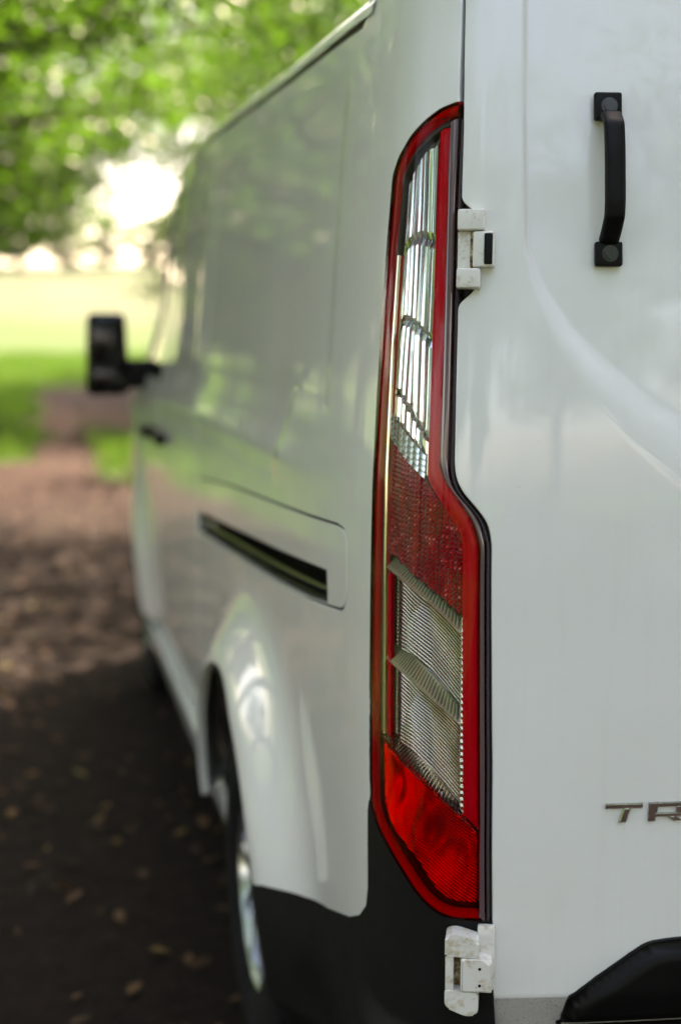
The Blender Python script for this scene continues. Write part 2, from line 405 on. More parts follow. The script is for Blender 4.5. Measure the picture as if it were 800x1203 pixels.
DOOR_EDGE = rounded(DOOR_EDGE, [0, 0, .004, .006, .006, .004, .004, .004, .006, .01, .012, .012, .012, .014, .014, .014, .01, 0], 4)
BUMP = [(1.625, .503), (1.5597, .5195), (1.4956, .5299), (1.4401, .5388), (1.3275, .5655), (1.1898, .6097), (1.1371, .6338), (1.1054, .6609), (1.0932, .6913), (1.0883, .7962), (1.0860, .8060)]

# ---- quarter panel
def gutter_z(s): return np.interp(s, [1.27, 1.99, 3.1, 4.2], [1.830, 1.857, 1.912, 1.93])
def arch_pts(ax, z0, z1, n=26, r=ARCH):
    """arch edge from the front foot (height z0) over the top to the rear foot (height z1)"""
    a0 = math.asin((z0 - AXZ) / r); a1 = math.pi - math.asin((z1 - AXZ) / r)
    return [(float(s_of_y(ax + r * math.cos(a0 + (a1 - a0) * k / n))), AXZ + r * math.sin(a0 + (a1 - a0) * k / n)) for k in range(n + 1)]
SD = float(s_of_y(2.0))
arc = arch_pts(AXR, .40, .505)
lamp_left = [p for p in OUT]
i0 = min(range(len(OUT)), key=lambda i: math.dist(OUT[i], (1.0820, .8200)))
up = OUT[:i0 + 1][::-1]                                   # from low on the outer edge up to the top corner
up = [(a + .0030, b + .002) for a, b in up]
topdoor = [(.9580, 1.684), (.9600, 1.74), (.9625, 1.7966), (.9655, 1.866)]
gut = [(s, float(gutter_z(s)) - .008) for s in np.linspace(1.285, SD, 14)]
quarter = up + topdoor + [(1.262, 1.868), (1.268, 1.834)] + gut + [(SD, .40)] + arc + BUMP[1:-1] + [(1.0875, .8100)]
COVER = [(SD + .02, 1.0544), (2.2942, 1.0957), (1.7635, 1.1213), (1.456, 1.1363), (1.2548, 1.1475), (1.2114, 1.1461), (1.192, 1.1338), (1.1872, 1.0566), (1.2001, 1.0369), (1.2231, 1.0279), (1.2985, 1.0197), (1.448, 1.0047), (1.7566, .9811), (2.1664, .9568), (SD + .02, .9107)]
def cut_front(poly, s1): return [(min(a, s1), b) for a, b in poly]
cover_hole = rounded(cut_front(COVER, SD - .004), [0, 0, 0, 0, .01, .012, .012, .012, .01, .008, 0, 0, 0, 0, 0], 4)
# shrink by about 2 mm for the pressed cover itself
cc = np.asarray(cover_hole)
def inset(poly, d):
    a = np.asarray(poly); e = np.roll(a, -1, 0) - np.roll(a, 1, 0); n = np.stack([-e[:, 1], e[:, 0]], -1); n /= np.linalg.norm(n, axis=1, keepdims=True) + 1e-12
    ar = (a[:, 0] * np.roll(a[:, 1], -1) - np.roll(a[:, 0], -1) * a[:, 1]).sum()
    return [tuple(q) for q in a + n * (d if ar > 0 else -d)]
panel('quarter_panel', quarter, M['paint'], van, holes=[cover_hole], disp=side_disp, grid=(.018, .016), flange=.018, edge=.007)
SLOT = [(SD - .012, .970), (2.1677, 1.0155), (1.6735, 1.047), (1.3057, 1.0733), (1.2986, 1.0253), (1.4481, 1.009), (1.7566, .9855), (2.1664, .9610), (SD - .012, .9205)]
slot_hole = rounded(SLOT, [.003, 0, 0, .004, .004, 0, 0, 0, .003], 3)
cover = panel('rail_cover', inset(cover_hole, .0062), M['paint'], van, holes=[slot_hole], disp=side_disp, grid=(.018, .010), flange=.006, edge=.008, lip=.0012)
panel('cover_backing', cover_hole, M['void'], cover, holes=[inset(slot_hole, -.002)], off=-.009, disp=side_disp, grid=(.03, .02), flange=0.)
# slot recess, rail and lower lip
def strip_on(name, topc, botc, depths, material, parent, s0, s1, n=40):
    ss = np.linspace(s0, s1, n); rows = []
    for k, (f, dp) in enumerate(depths):
        z = topc(ss) * (1 - f) + botc(ss) * f; p, _ = surf(ss, z, dp, side_disp); rows.append(p)
    V = [v for r in rows for v in r]; F = []
    for r in range(len(rows) - 1):
        for i in range(n - 1): F.append((r * n + i, r * n + i + 1, (r + 1) * n + i + 1, (r + 1) * n + i))
    return mesh_obj(name, V, F, material, parent)
topc = lambda s: np.interp(s, [1.30, 1.6735, 2.1677, SD], [1.0733, 1.047, 1.0155, .970])
botc = lambda s: np.interp(s, [1.2986, 1.4481, 1.7566, 2.1664, SD], [1.0233, 1.006, .9826, .9585, .9177])
strip_on('slot_recess', topc, botc, [(-.05, -.004), (-.02, -.045), (.5, -.052), (1.02, -.045), (1.10, -.008)], M['void'], cover, 1.292, SD)
strip_on('slot_track', topc, botc, [(.52, -.045), (.56, -.022), (.66, -.017), (.74, -.020), (.78, -.045)], M['rail'], cover, 1.31, SD - .01)
strip_on('slot_lip', topc, botc, [(.80, -.040), (.86, -.020), (.97, -.012), (1.06, -.016)], M['black'], cover, 1.30, SD - .005)

# ---- doors and wings ahead of the quarter panel
g = .010
def yz(poly): return [(float(s_of_y(a)), b) for a, b in poly]
slide = yz([(2.0 + g, .405), (2.0 + g, 1.900)] + [(y, float(gutter_z(float(s_of_y(y)))) - .004) for y in (2.3, 2.6, 3.0)] + [(3.05, 1.913), (3.05, .405)])
panel('sliding_door', slide, M['paint'], van, disp=side_disp, grid=(.04, .03), flange=.02)
fdoor = yz([(3.05 + g, .405), (3.05 + g, 1.909), (3.42, 1.90), (4.02, 1.30), (4.08, 1.18), (4.05, .88), (3.66, .66), (3.60, .405)])
fwin = yz([(3.13, 1.26), (3.13, 1.83), (3.40, 1.83), (3.90, 1.33), (3.92, 1.26)])
fd_o = panel('front_door', fdoor, M['paint'], van, holes=[fwin], disp=side_disp, grid=(.05, .04), flange=.02)
panel('door_glass', yz([(3.125, 1.255), (3.125, 1.835), (3.405, 1.835), (3.905, 1.335), (3.925, 1.255)]), M['glass'], fd_o, off=-.008, grid=(.08, .08), flange=.0)
arcf = arch_pts(AXF, .42, .42)
wing = [(float(s_of_y(4.82)), .42), (float(s_of_y(4.82)), 1.02), (float(s_of_y(4.4)), 1.13), (float(s_of_y(4.08 + g)), 1.175), (float(s_of_y(4.05 + g)), .885), (float(s_of_y(3.66 + g)), .665), (float(s_of_y(3.60 + g)), .42)]
wing = wing + arcf[::-1]
panel('front_wing', wing, M['paint'], van, disp=side_disp, grid=(.04, .03), flange=.02)
# sill
sill_o = yz([(AXR + .44, .375), (3.60, .375), (3.58, .25), (AXR + .43, .25)])
panel('sill', rounded(sill_o, .01), M['paint'], van, off=.026, disp=lambda s, z: -.02 * smooth01((.30 - z) / .05), grid=(.05, .02), flange=.04)
panel('sill_step', yz([(1.54, .395), (3.60, .395), (3.60, .37), (1.54, .37)]), M['black'], van, off=-.028, grid=(.1, .02), flange=.0)
# fuel/step notch at the back of the sill
fr = frame(float(s_of_y(1.64)), .372, -.02); bm = bmesh.new(); box(bm, fr, -.05, .05, -.03, .02, 0, .032, .006); bm_obj('jack_cover', bm, M['black'], van)

# ---- roof
rows = []; ys = np.concatenate([np.linspace(.40, .6, 4), np.linspace(.7, 3.42, 26)]); nphi = 20
for y in ys:
    s = float(s_of_y(y)); zg = float(gutter_z(max(s, 1.27))); p = base(np.array([s]), np.array([zg]))[0]; w = -p[0] + .001
    r = []
    for k in range(2 * nphi + 1):
        ph = math.pi * k / (2 * nphi); c, sn = math.cos(ph), math.sin(ph)
        r.append((-w * math.copysign(abs(c) ** .55, c), y, zg + .002 + .105 * sn ** .9))
    rows.append(r)
V = [v for r in rows for v in r]; n = 2 * nphi + 1
F = [(a * n + i, a * n + i + 1, (a + 1) * n + i + 1, (a + 1) * n + i) for a in range(len(rows) - 1) for i in range(n - 1)]
mesh_obj('roof', V, F, M['paint'], van)
# roof end over the rear doors
rows = []
for k in range(5):
    t = k / 4; y = .40 * (1 - t) + .13 * t; sc_ = 1 - .02 * t
    s = float(s_of_y(.40)); zg = 1.868 - .0 * t; w = .915 * sc_
    rows.append([(-w * math.copysign(abs(math.cos(math.pi * i / 24)) ** .55, math.cos(math.pi * i / 24)), y, zg + (.068 - .05 * t * t) * math.sin(math.pi * i / 24) ** .9) for i in range(25)])
V = [v for r in rows for v in r]; F = [(a * 25 + i, a * 25 + i + 1, (a + 1) * 25 + i + 1, (a + 1) * 25 + i) for a in range(4) for i in range(24)]
mesh_obj('roof_end', V, F, M['paint'], van)

gs = np.linspace(1.262, float(s_of_y(3.42)), 40); gv = []
for o_, dz in ((-.004, .006), (-.010, .000), (-.010, -.010), (-.004, -.020)): gv += list(surf(gs, gutter_z(gs) + dz, o_, side_disp)[0])
mesh_obj('roof_gutter', gv, [(r * 40 + i, r * 40 + i + 1, (r + 1) * 40 + i + 1, (r + 1) * 40 + i) for r in range(3) for i in range(39)], M['gutter'], van)
# ---- front end: windscreen, bonnet, nose
def loft(name, rows, material, parent):
    n = len(rows[0]); V = [v for r in rows for v in r]
    F = [(a * n + i, a * n + i + 1, (a + 1) * n + i + 1, (a + 1) * n + i) for a in range(len(rows) - 1) for i in range(n - 1)]
    return mesh_obj(name, V, F, material, parent)
def arc_row(w, y, z, bow, crown, n=15): return [(w * (2 * i / (n - 1) - 1), y - bow * (2 * i / (n - 1) - 1) ** 2, z - crown * (2 * i / (n - 1) - 1) ** 2) for i in range(n)]
loft('windscreen', [arc_row(.80, 3.46, 1.985, .06, .07), arc_row(.83, 3.75, 1.72, .10, .05), arc_row(.86, 4.05, 1.42, .14, .03), arc_row(.88, 4.28, 1.20, .18, .02)], M['glass'], van)
loft('bonnet', [arc_row(.89, 4.27, 1.205, .18, .03), arc_row(.89, 4.55, 1.15, .16, .05), arc_row(.86, 4.80, 1.06, .16, .07), arc_row(.84, 4.92, .96, .16, .06)], M['paint'], van)
loft('nose', [arc_row(.84, 4.925, .955, .16, .06), arc_row(.86, 4.98, .80, .18, .0), arc_row(.87, 5.0, .55, .20, 0), arc_row(.86, 4.97, .36, .20, 0), arc_row(.84, 4.85, .24, .2, 0)], M['bumper'], van)
# black box added inside the body to block light, so gaps look dark
bm = bmesh.new(); fr0 = (Vector((0, 0, 0)), Vector((1, 0, 0)), Vector((0, 0, 1)), Vector((0, 1, 0)))
box(bm, fr0, -.86, .86, .42, 1.80, .20, 3.3, .05); box(bm, fr0, -.62, .62, .22, .45, .25, 4.8, .03); bm_obj('inner_blackout', bm, M['void'], van)

# ---- rear door
RO = np.array([(.05, 1.06), (.30, 1.095), (.50, 1.140), (.6532, 1.2095), (.7323, 1.2809), (.7777, 1.3362), (.8115, 1.3761), (.8347, 1.4159), (.8563, 1.4654), (.8667, 1.505), (.8750, 1.64), (.8839, 1.7937)])
RI = np.array([(.05, 1.15), (.30, 1.19), (.50, 1.243), (.6586, 1.3157), (.7365, 1.3661), (.792, 1.4109), (.8300, 1.4554), (.8520, 1.500), (.8570, 1.515), (.8665, 1.64), (.8745, 1.7937)])
def door_disp(s, z):
    so = np.interp(z, RO[:, 1], RO[:, 0], left=-.02); si = np.interp(z, RI[:, 1], RI[:, 0], left=-.08)
    si = np.minimum(si, so - .006)
    d = -.013 * smooth01((so - s) / (so - si))
    return d - .35 * np.clip(.598 - z, 0, .1) - .0025 * np.exp(-((z - .62) / .02) ** 2) * 0
def poly_pts(a, step):
    a = np.asarray(a); d = np.concatenate([[0], np.cumsum(np.linalg.norm(np.diff(a, axis=0), axis=1))]); q = np.arange(0, d[-1], step)
    return np.stack([np.interp(q, d, a[:, 0]), np.interp(q, d, a[:, 1])], -1)
_zz = np.linspace(1.06, 1.855, 320); _so = np.interp(_zz, RO[:, 1], RO[:, 0], left=-.02); _si = np.minimum(np.interp(_zz, RI[:, 1], RI[:, 0], left=-.08), _so - .006)
rec_pts = np.concatenate([np.stack([_so * (1 - f) + _si * f, _zz], -1) for f in (-.15, 0, .2, .4, .6, .8, 1.0, 1.15)])
rec_pts = rec_pts[rec_pts[:, 0] > .01]
door_o = DOOR_EDGE[:-1] + [(.8794, .5500)] + [(.004, .5500), (.004, 1.8600)]
rdoor = panel('rear_door', door_o, M['paint'], van, disp=door_disp, grid=(.011, .010), flange=.022, fd=.0015, extra=rec_pts)

# bottom lip with road dust
lip = panel('door_lip', [(.8785, .5935), (.8785, .5505), (.006, .5505), (.006, .5935)], M['dusty'], rdoor, off=.0012, disp=door_disp, grid=(.03, .01), flange=.0)

# ---- black moulding low on the door
TRIM = [(.7932, .5600), (.7848, .5915), (.7493, .6179), (.7054, .6471), (.6834, .6604), (.6501, .6644), (.40, .6644), (.36, .65), (.33, .60), (.325, .5600)]
TRIM = rounded(TRIM, [.006, .006, .0, .0, .012, .02, .03, .02, .01, .006], 5)
tp = np.asarray(densify(TRIM, .004))
def trim_disp(s, z):
    sh = s.shape; d = seg_dist(np.stack([s.ravel(), z.ravel()], -1), tp).reshape(sh)
    return .004 + .020 * np.sqrt(np.clip(1 - (1 - np.clip(d / .020, 0, 1)) ** 2, 0, 1)) - .006 * smooth01((.61 - z) / .04)
panel('door_moulding', TRIM, M['black'], rdoor, disp=trim_disp, grid=(.006, .006), flange=.016, fd=.002)

# ---- grab handle
fr = frame(.7617, 1.585, -.013); p0, T, U, NN = fr
grab = None
bm = bmesh.new()
path = [(-.0, .074, .006), (-.0, .071, .022), (-.0, .058, .034), (0, .03, .037), (0, -.03, .037), (0, -.048, .034), (0, -.062, .020), (0, -.0735, .005)]
prof = [(-.0125, -.006), (-.0125, .003), (-.0095, .007), (.0095, .007), (.0125, .003), (.0125, -.006)]
ringsv = []
for i, (a, b, c) in enumerate(path):
    q0 = path[max(0, i - 1)]; q1 = path[min(len(path) - 1, i + 1)]
    d = (U * (q1[1] - q0[1]) + NN * (q1[2] - q0[2])).normalized(); nn = d.cross(T).normalized()
    if nn.dot(NN) < 0 or (i == 0 and nn.dot(U) < 0): nn = -nn
    # keep a steady outward side along the bar
    if i and nn.dot(prev) < 0: nn = -nn
    prev = nn
    ctr = p0 + T * (a + .0) + U * b + NN * c
    ringsv.append([bm.verts.new(ctr + T * x + nn * y) for x, y in prof])
for a, b in zip(ringsv[:-1], ringsv[1:]):
    for i in range(len(prof)): bm.faces.new((a[i], a[(i + 1) % 6], b[(i + 1) % 6], b[i]))
bm.faces.new(ringsv[0]); bm.faces.new(ringsv[-1][::-1])
bmesh.ops.subdivide_edges(bm, edges=[e for e in bm.edges if e.calc_length() > .012 and abs((e.verts[0].co - e.verts[1].co).normalized().dot(T)) < .5], cuts=2, smooth=.6)
grab = bm_obj('grab_handle', bm, M['black'], van, 70)
sb = grab.modifiers.new('round', 'SUBSURF'); sb.levels = 1; sb.render_levels = 2
for zc, hh in ((.086, .0165), (-.0875, .0145)):
    bm = bmesh.new(); box(bm, fr, -.0165, .0165, zc - hh, zc + hh, .0005, .0105, .0035, 3); pd = bm_obj('mounting_pad', bm, M['black'], grab)
    bm = bmesh.new(); cyl(bm, p0 + T * -.001 + U * zc + NN * .0098, NN, .0098, .0016, 24, .0006); cyl(bm, p0 + T * -.001 + U * zc + NN * .011, NN, .0075, .0022, 20, .001)
    bm_obj('screw_cap', bm, M['cap'], grab)

# ---- badge lettering on the door
def stroke(pts): return pts
LET = {  # strokes as quads in letter units: width 1, height 1 (u to the right, v up), slanted feet as on the badge
 'T': [[(0, .74), (1, .74), (1, 1), (.02, 1)], [(.50, .76), (.68, .76), (.56, 0), (.36, 0)]],
 'R': [[(.10, 0), (.29, 0), (.40, 1), (.12, 1)], [(.28, .76), (1, .76), (1, 1), (.28, 1)], [(.84, .38), (1, .38), (1.02, .80), (.86, .80)], [(.26, .24), (1, .24), (1, .46), (.26, .46)], [(.62, .26), (.82, .26), (1.04, 0), (.80, 0)]],
 'A': [[(0, 0), (.20, 0), (.56, 1), (.40, 1)], [(.80, 0), (1, 0), (.62, 1), (.46, 1)], [(.22, .22), (.80, .22), (.72, .42), (.30, .42)]],
 'N': [[(0, 0), (.18, 0), (.18, 1), (0, 1)], [(.82, 0), (1, 0), (1, 1), (.82, 1)], [(.02, 1), (.24, 1), (.98, 0), (.76, 0)]],
 'S': [[(0, .78), (1, .78), (1, 1), (0, 1)], [(0, .40), (.18, .40), (.18, .98), (0, .98)], [(0, .40), (1, .40), (1, .60), (0, .60)], [(.82, .02), (1, .02), (1, .58), (.82, .58)], [(0, 0), (1, 0), (1, .22), (0, .22)]],
 'I': [[(.0, 0), (1, 0), (1, 1), (0, 1)]]}
sl = .7405
for ch in 'TRANSIT':
    w = .011 if ch == 'I' else .0465
    fr = frame(sl - w / 2, .8275, 0.); bm = bmesh.new()
    for kk, st in enumerate(LET[ch]):
        prism(bm, fr, [(w / 2 - u * w, v * .0235 - .0118) for u, v in st], -.001, .0040 + .00015 * kk, .0012, 2)
    bm_obj('badge_letter', bm, M['chrome'], rdoor, 25)
    sl -= w + .0035

# ---- bumper with black corner
lampb = [(a, b - .0015) for a, b in OUT[i0 + 1:]]
k1 = min(range(len(lampb)), key=lambda i: math.dist(lampb[i], (.8907, .6938)))
lampb = lampb[:k1 + 1]
foot = [(float(s_of_y(AXR - .42)), .26)]
bumper_o = [(1.0868, .8070)] + lampb + [(.8835, .6925), (.8835, .545), (.003, .545), (.003, .26)] + [(float(s_of_y(.70)), .26)] + [(float(s_of_y(.69)), .40)] + [(a, b - .0035) for a, b in BUMP[:-1]]
bumper_o = [(a + .0025 if .66 < b < .80 and a > 1.08 else a, b) for a, b in bumper_o]
def bump_disp(s, z):
    y = np.interp(s, PS, PY)
    return flare(s, z) * 1.0 + .03 * smooth01((.545 - z) / .05) * smooth01((.30 - y) / .2) - .03 * smooth01((.34 - z) / .08)
panel('rear_bumper', bumper_o, M['bumper'], van, off=.0005, disp=bump_disp, grid=(.02, .016), flange=.02, lip=.003)

# ---- hinges
fr = frame(.924, 1.501, -.002); bm = bmesh.new()
box(bm, fr, -.0105, .0215, .0215, .0465, 0, .016, .003, 3); box(bm, fr, -.0065, .0215, -.0460, -.0225, 0, .016, .003, 3); box(bm, fr, .0065, .0215, -.0225, .0215, 0, .0065, .0015)
hg = bm_obj('hinge', bm, M['hinge'], van)
bm = bmesh.new(); box(bm, fr, -.0225, .0030, -.0215, .0205, .001, .0150, .003, 3); box(bm, fr, -.002, .0065, -.021, .020, -.002, .006, 0)
bm_obj('hinge_leaf', bm, M['hinge'], hg)
bm = bmesh.new(); box(bm, fr, -.0200, -.0105, -.0185, .0175, .0145, .0163, .0018, 3); bm_obj('hinge_cap', bm, M['black'], hg)
bm = bmesh.new(); box(bm, fr, .0028, .0067, -.022, .021, .0005, .0068, 0); bm_obj('hinge_joint', bm, M['rust'], hg)
fr = frame(.917, .637, .002); bm = bmesh.new()
up_l = rounded([(-.018, .022), (.0225, .022), (.0225, .048), (.010, .051), (-.018, .043)], [.002, .002, .008, .01, .004], 4)
prism(bm, fr, up_l, 0, .026, .003, 3); lo_l = rounded([(-.018, -.050), (-.004, -.053), (.0225, -.043), (.0225, -.022), (-.018, -.022)], [.006, .01, .006, .002, .002], 4)
prism(bm, fr, lo_l, 0, .026, .003, 3); box(bm, fr, .0120, .0222, -.0235, .0235, 0, .0245, .002, 2)
hl = bm_obj('hinge', bm, M['hinge'], van)
bm = bmesh.new(); box(bm, fr, -.008, .0135, -.0235, .0235, 0, .0075, 0); bm_obj('hinge_joint', bm, M['rust'], hl)
bm = bmesh.new(); prism(bm, fr, rounded([(-.034, -.0205), (.0035, -.0215), (.0035, .0205), (-.020, .0210), (-.034, .0165)], [.002, .002, .002, .004, .003], 3), .006, .0285, .0025, 3)
bm_obj('hinge_leaf', bm, M['hinge'], hl)
for b in (.0095, -.0115):
    bm = bmesh.new(); cyl(bm, fr[0] + fr[1] * -.0195 + fr[2] * b + fr[3] * .0280, fr[3], .0019, .0008, 14); bm_obj('hinge_hole', bm, M['void'], hl)
bm = bmesh.new(); box(bm, fr, -.0365, -.0155, -.028, .054, -.004, .006, .003, 2); bm_obj('hinge_plate', bm, M['hinge'], hl)

# ---- tail light
lamp = empty('tail_light', (0, 0, 0), van); lamp['label'] = 'tall red and clear tail light cluster on the rear corner'
hs_o = inset(OUT, .001)
panel('lamp_housing', hs_o, M['housing'], lamp, off=-.048, grid=(.02, .03), flange=0.)
# side walls of the housing between lens and tray
a = np.asarray(densify(inset(OUT, .0006), .012)); pa, na = surf(a[:, 0], a[:, 1], .001); pb, nb = surf(a[:, 0], a[:, 1], -.050); k = len(a)
mesh_obj('housing_wall', list(pa) + list(pb), [(i, (i + 1) % k, k + (i + 1) % k, k + i) for i in range(k)], M['housing'], lamp)
_in = inset(OUT, .0040); _lf = [q for q in _in[3:] if q[1] > .915 and q[0] > .965]
_lf = _lf[:next((i for i in range(1, len(_lf)) if _lf[i][1] > _lf[i - 1][1] + .002), len(_lf))]
WIN = [(.9628, 1.6580), (.9775, 1.6590)] + [q for q in _lf if q[0] > .985] + [(1.0640, .9080), (1.0425, .9010), (1.0202, .8941), (.9641, .862), (.9206, .8241), (.8968, .8025), (.9019, 1.1562), (.9107, 1.1844), (.9277, 1.2112), (.9451, 1.2338), (.9513, 1.2507), (.9528, 1.3458), (.9552, 1.4653), (.9594, 1.5946)]
WIN = rounded(WIN, .004, 3)
def crown(edge_poly, wdt, h):
    ep = np.asarray(densify(edge_poly, .006))
    def f(s, z):
        d = seg_dist(np.stack([s.ravel(), z.ravel()], -1), ep).reshape(s.shape)
        return h * np.sqrt(np.clip(1 - (1 - np.clip(d / wdt, 0, 1)) ** 2, 0, 1))
    return f
lens_crown = crown(OUT, .010, .0035)
# lens: red border, clear window (one moulding, two colours)
RB = [p for p in OUT]
panel('red_lens', RB, M['lens_red'], lamp, holes=[WIN], off=.0005, disp=lens_crown, grid=(.008, .012), flange=.006, fd=.0015, edge=.005)
panel('clear_lens', WIN, M['lens_clear'], lamp, off=.0035, grid=(.012, .02), flange=0.)
# pale flange behind the border, seen red through the lens
def ring(name, outer, inner, material, off, **kw): return panel(name, outer, material, lamp, holes=[inner], off=off, flange=kw.get('flange', .004), grid=(.01, .02), disp=kw.get('disp'))

def resample(poly, n):
    a = np.asarray(poly); d = np.concatenate([[0], np.cumsum(np.linalg.norm(np.diff(a, axis=0), axis=1))]); q = np.linspace(0, d[-1], n)
    return np.stack([np.interp(q, d, a[:, 0]), np.interp(q, d, a[:, 1])], -1)
def ribbon(name, right, left, material, prof, n=220):
    R_, L_ = resample(right, n), resample(left, n); m = len(prof); V = np.zeros((n, m, 3))
    for j, (f, o) in enumerate(prof):
        q = R_ * (1 - f) + L_ * f; V[:, j] = surf(q[:, 0], q[:, 1], o)[0]
    F = [(i * m + j, i * m + j + 1, (i + 1) * m + j + 1, (i + 1) * m + j) for i in range(n - 1) for j in range(m - 1)]
    o = mesh_obj(name, list(V.reshape(-1, 3)), F, material, lamp); return o
# mauve lens edge along the door side
EDG_R = [(.8907, .6938), (.8912, .8889), (.8957, 1.1562), (.9025, 1.1804), (.9141, 1.1974), (.9309, 1.2141), (.9398, 1.2289), (.9439, 1.2459), (.9466, 1.3459), (.9524, 1.5448), (.9540, 1.655)]
EDG_L = [(.8990, .7010), (.8975, .8066), (.9020, 1.1552), (.9115, 1.1826), (.9297, 1.2097), (.9485, 1.2325), (.9554, 1.2495), (.9570, 1.3464), (.9598, 1.4668), (.9638, 1.5971), (.9650, 1.6500)]
er = rounded([(a + .0004, b) for a, b in EDG_R], [0] + [.008] * (len(EDG_R) - 2) + [0], 4); el = rounded([(a, b) for a, b in EDG_L], [0] + [.008] * (len(EDG_L) - 2) + [0], 4)
edge_o = er + el[::-1]
ribbon('lens_edge', er, el, M['mauve'], [(0, -.010), (0, .0005), (.12, .0035), (.35, .0052), (.65, .0052), (.88, .0042), (1, .002), (1, -.004)])
kb = min(range(len(OUT)), key=lambda i: math.dist(OUT[i], (.8907, .6938)))
fo_o = [q for q in inset(OUT, .0016)[:kb]]; fo_i = [q for q in inset(OUT, .0125)[:kb]]; fo_v = [q for q in inset(OUT, .0195)[:kb]]
ribbon('lamp_valley', fo_i[2:], fo_v[2:], M['housing'], [(0, -.008), (.5, -.0075), (1, -.0065), (1, -.02)])
ribbon('lamp_flange', fo_o[2:], fo_i[2:], M['flange'], [(0, -.003), (.2, -.0015), (.8, -.003), (1, -.012)])
# rubber seal between lens and door
se = [(a - .0008, b) for a, b in er]; so_ = [(a - .0075, b - .003 if 1.16 < b < 1.25 else b) for a, b in er]
ribbon('lamp_seal', so_, se, M['seal'], [(0, -.02), (0, -.006), (.15, -.002), (.5, .0005), (.85, -.0015), (1, -.006)])
# red light guide
TUBE = [(.9839, 1.646), (.9674, 1.6477), (.9638, 1.5971), (.959, 1.4668), (.9562, 1.3464), (.9546, 1.2505), (.9477, 1.2335), (.9289, 1.2107), (.9107, 1.1836), (.9012, 1.1552), (.896, .8066), (.9169, .8253), (.9218, 1.155), (.9277, 1.1731), (.9485, 1.1999), (.9683, 1.2246), (.9739, 1.2345), (.9761, 1.3157), (.9799, 1.447), (.9827, 1.578)]
TUBE = rounded(TUBE, [.006, .006, 0, 0, 0, .01, .01, .01, .012, .012, 0, 0, .012, .012, .012, .012, .008, 0, 0, 0], 4)
panel('light_guide', TUBE, M['red_tube'], lamp, off=-.008, disp=crown(TUBE, .010, .008), grid=(.0030, .010), flange=.012, fd=.0015, edge=.004)
def between(name, topp, botp, material, off, disp, ns, nv, fd=.0005, rib=None):
    tp_ = np.asarray(sorted(topp)); bp_ = np.asarray(sorted(botp)); s0 = max(tp_[0, 0], bp_[0, 0]); s1 = min(tp_[-1, 0], bp_[-1, 0])
    S, Vv = np.meshgrid(np.linspace(s0, s1, ns), np.linspace(0, 1, nv)); zt = np.interp(S, tp_[:, 0], tp_[:, 1]); zb = np.interp(S, bp_[:, 0], bp_[:, 1])
    Z = zt * (1 - Vv) + zb * Vv; dfun = lambda s, z: disp(s, z, np.interp(s, tp_[:, 0], tp_[:, 1]), np.interp(s, bp_[:, 0], bp_[:, 1]))
    p, nn = surf(S, Z, off, dfun, fd); V = p.reshape(-1, 3); 
    F = [(j * ns + i, j * ns + i + 1, (j + 1) * ns + i + 1, (j + 1) * ns + i) for j in range(nv - 1) for i in range(ns - 1)]
    o = mesh_obj(name, list(V), F, material, lamp, list(nn.reshape(-1, 3)))
    if rib is not None:
        at = o.data.attributes.new('rib', 'FLOAT', 'POINT'); at.data.foreach_set('value', rib(S, Z, zt, zb).astype(np.float32).ravel())
    return o
# clear fluted section
CLEAR = [(.991, 1.6405), (1.0127, 1.6321), (1.0363, 1.6136), (1.0529, 1.5943), (1.0588, 1.5635), (1.0638, 1.4699), (1.0703, 1.365), (1.0695, 1.2859), (1.0312, 1.2642), (.9774, 1.2292), (.9788, 1.3159), (.9829, 1.4476), (.9887, 1.5792)]
SR = np.array([(.9774, 1.2292), (.9788, 1.3159), (.9829, 1.4476), (.9887, 1.5792), (.991, 1.6405)])
LB = np.array([(1.0695, 1.2859), (1.0703, 1.365), (1.0638, 1.4699), (1.0588, 1.5635), (1.0529, 1.5943), (1.0363, 1.6136), (1.0127, 1.6321), (.991, 1.6405)])
TOPC = LB[3:][::-1]                                   # upper boundary as z(s)
NCOL = 7; W0 = .0925 / NCOL
def fl_bot(s): return np.interp(s, [.9774, 1.0312, 1.0695], [1.2292, 1.2642, 1.2859])
def fl_top(s): return np.interp(s, TOPC[:, 0], TOPC[:, 1])
fl_v, fl_f, fl_r = [], [], []
rg_f = np.random.default_rng(5)
PROFILE = [(0, -.0050, 0), (.06, -.0012, 0), (.16, .0004, 1), (.44, .0016, 1), (.50, .0004, .7), (.56, .0018, 1), (.84, .0010, 1), (.94, -.0008, .5), (1, -.0050, 0)]
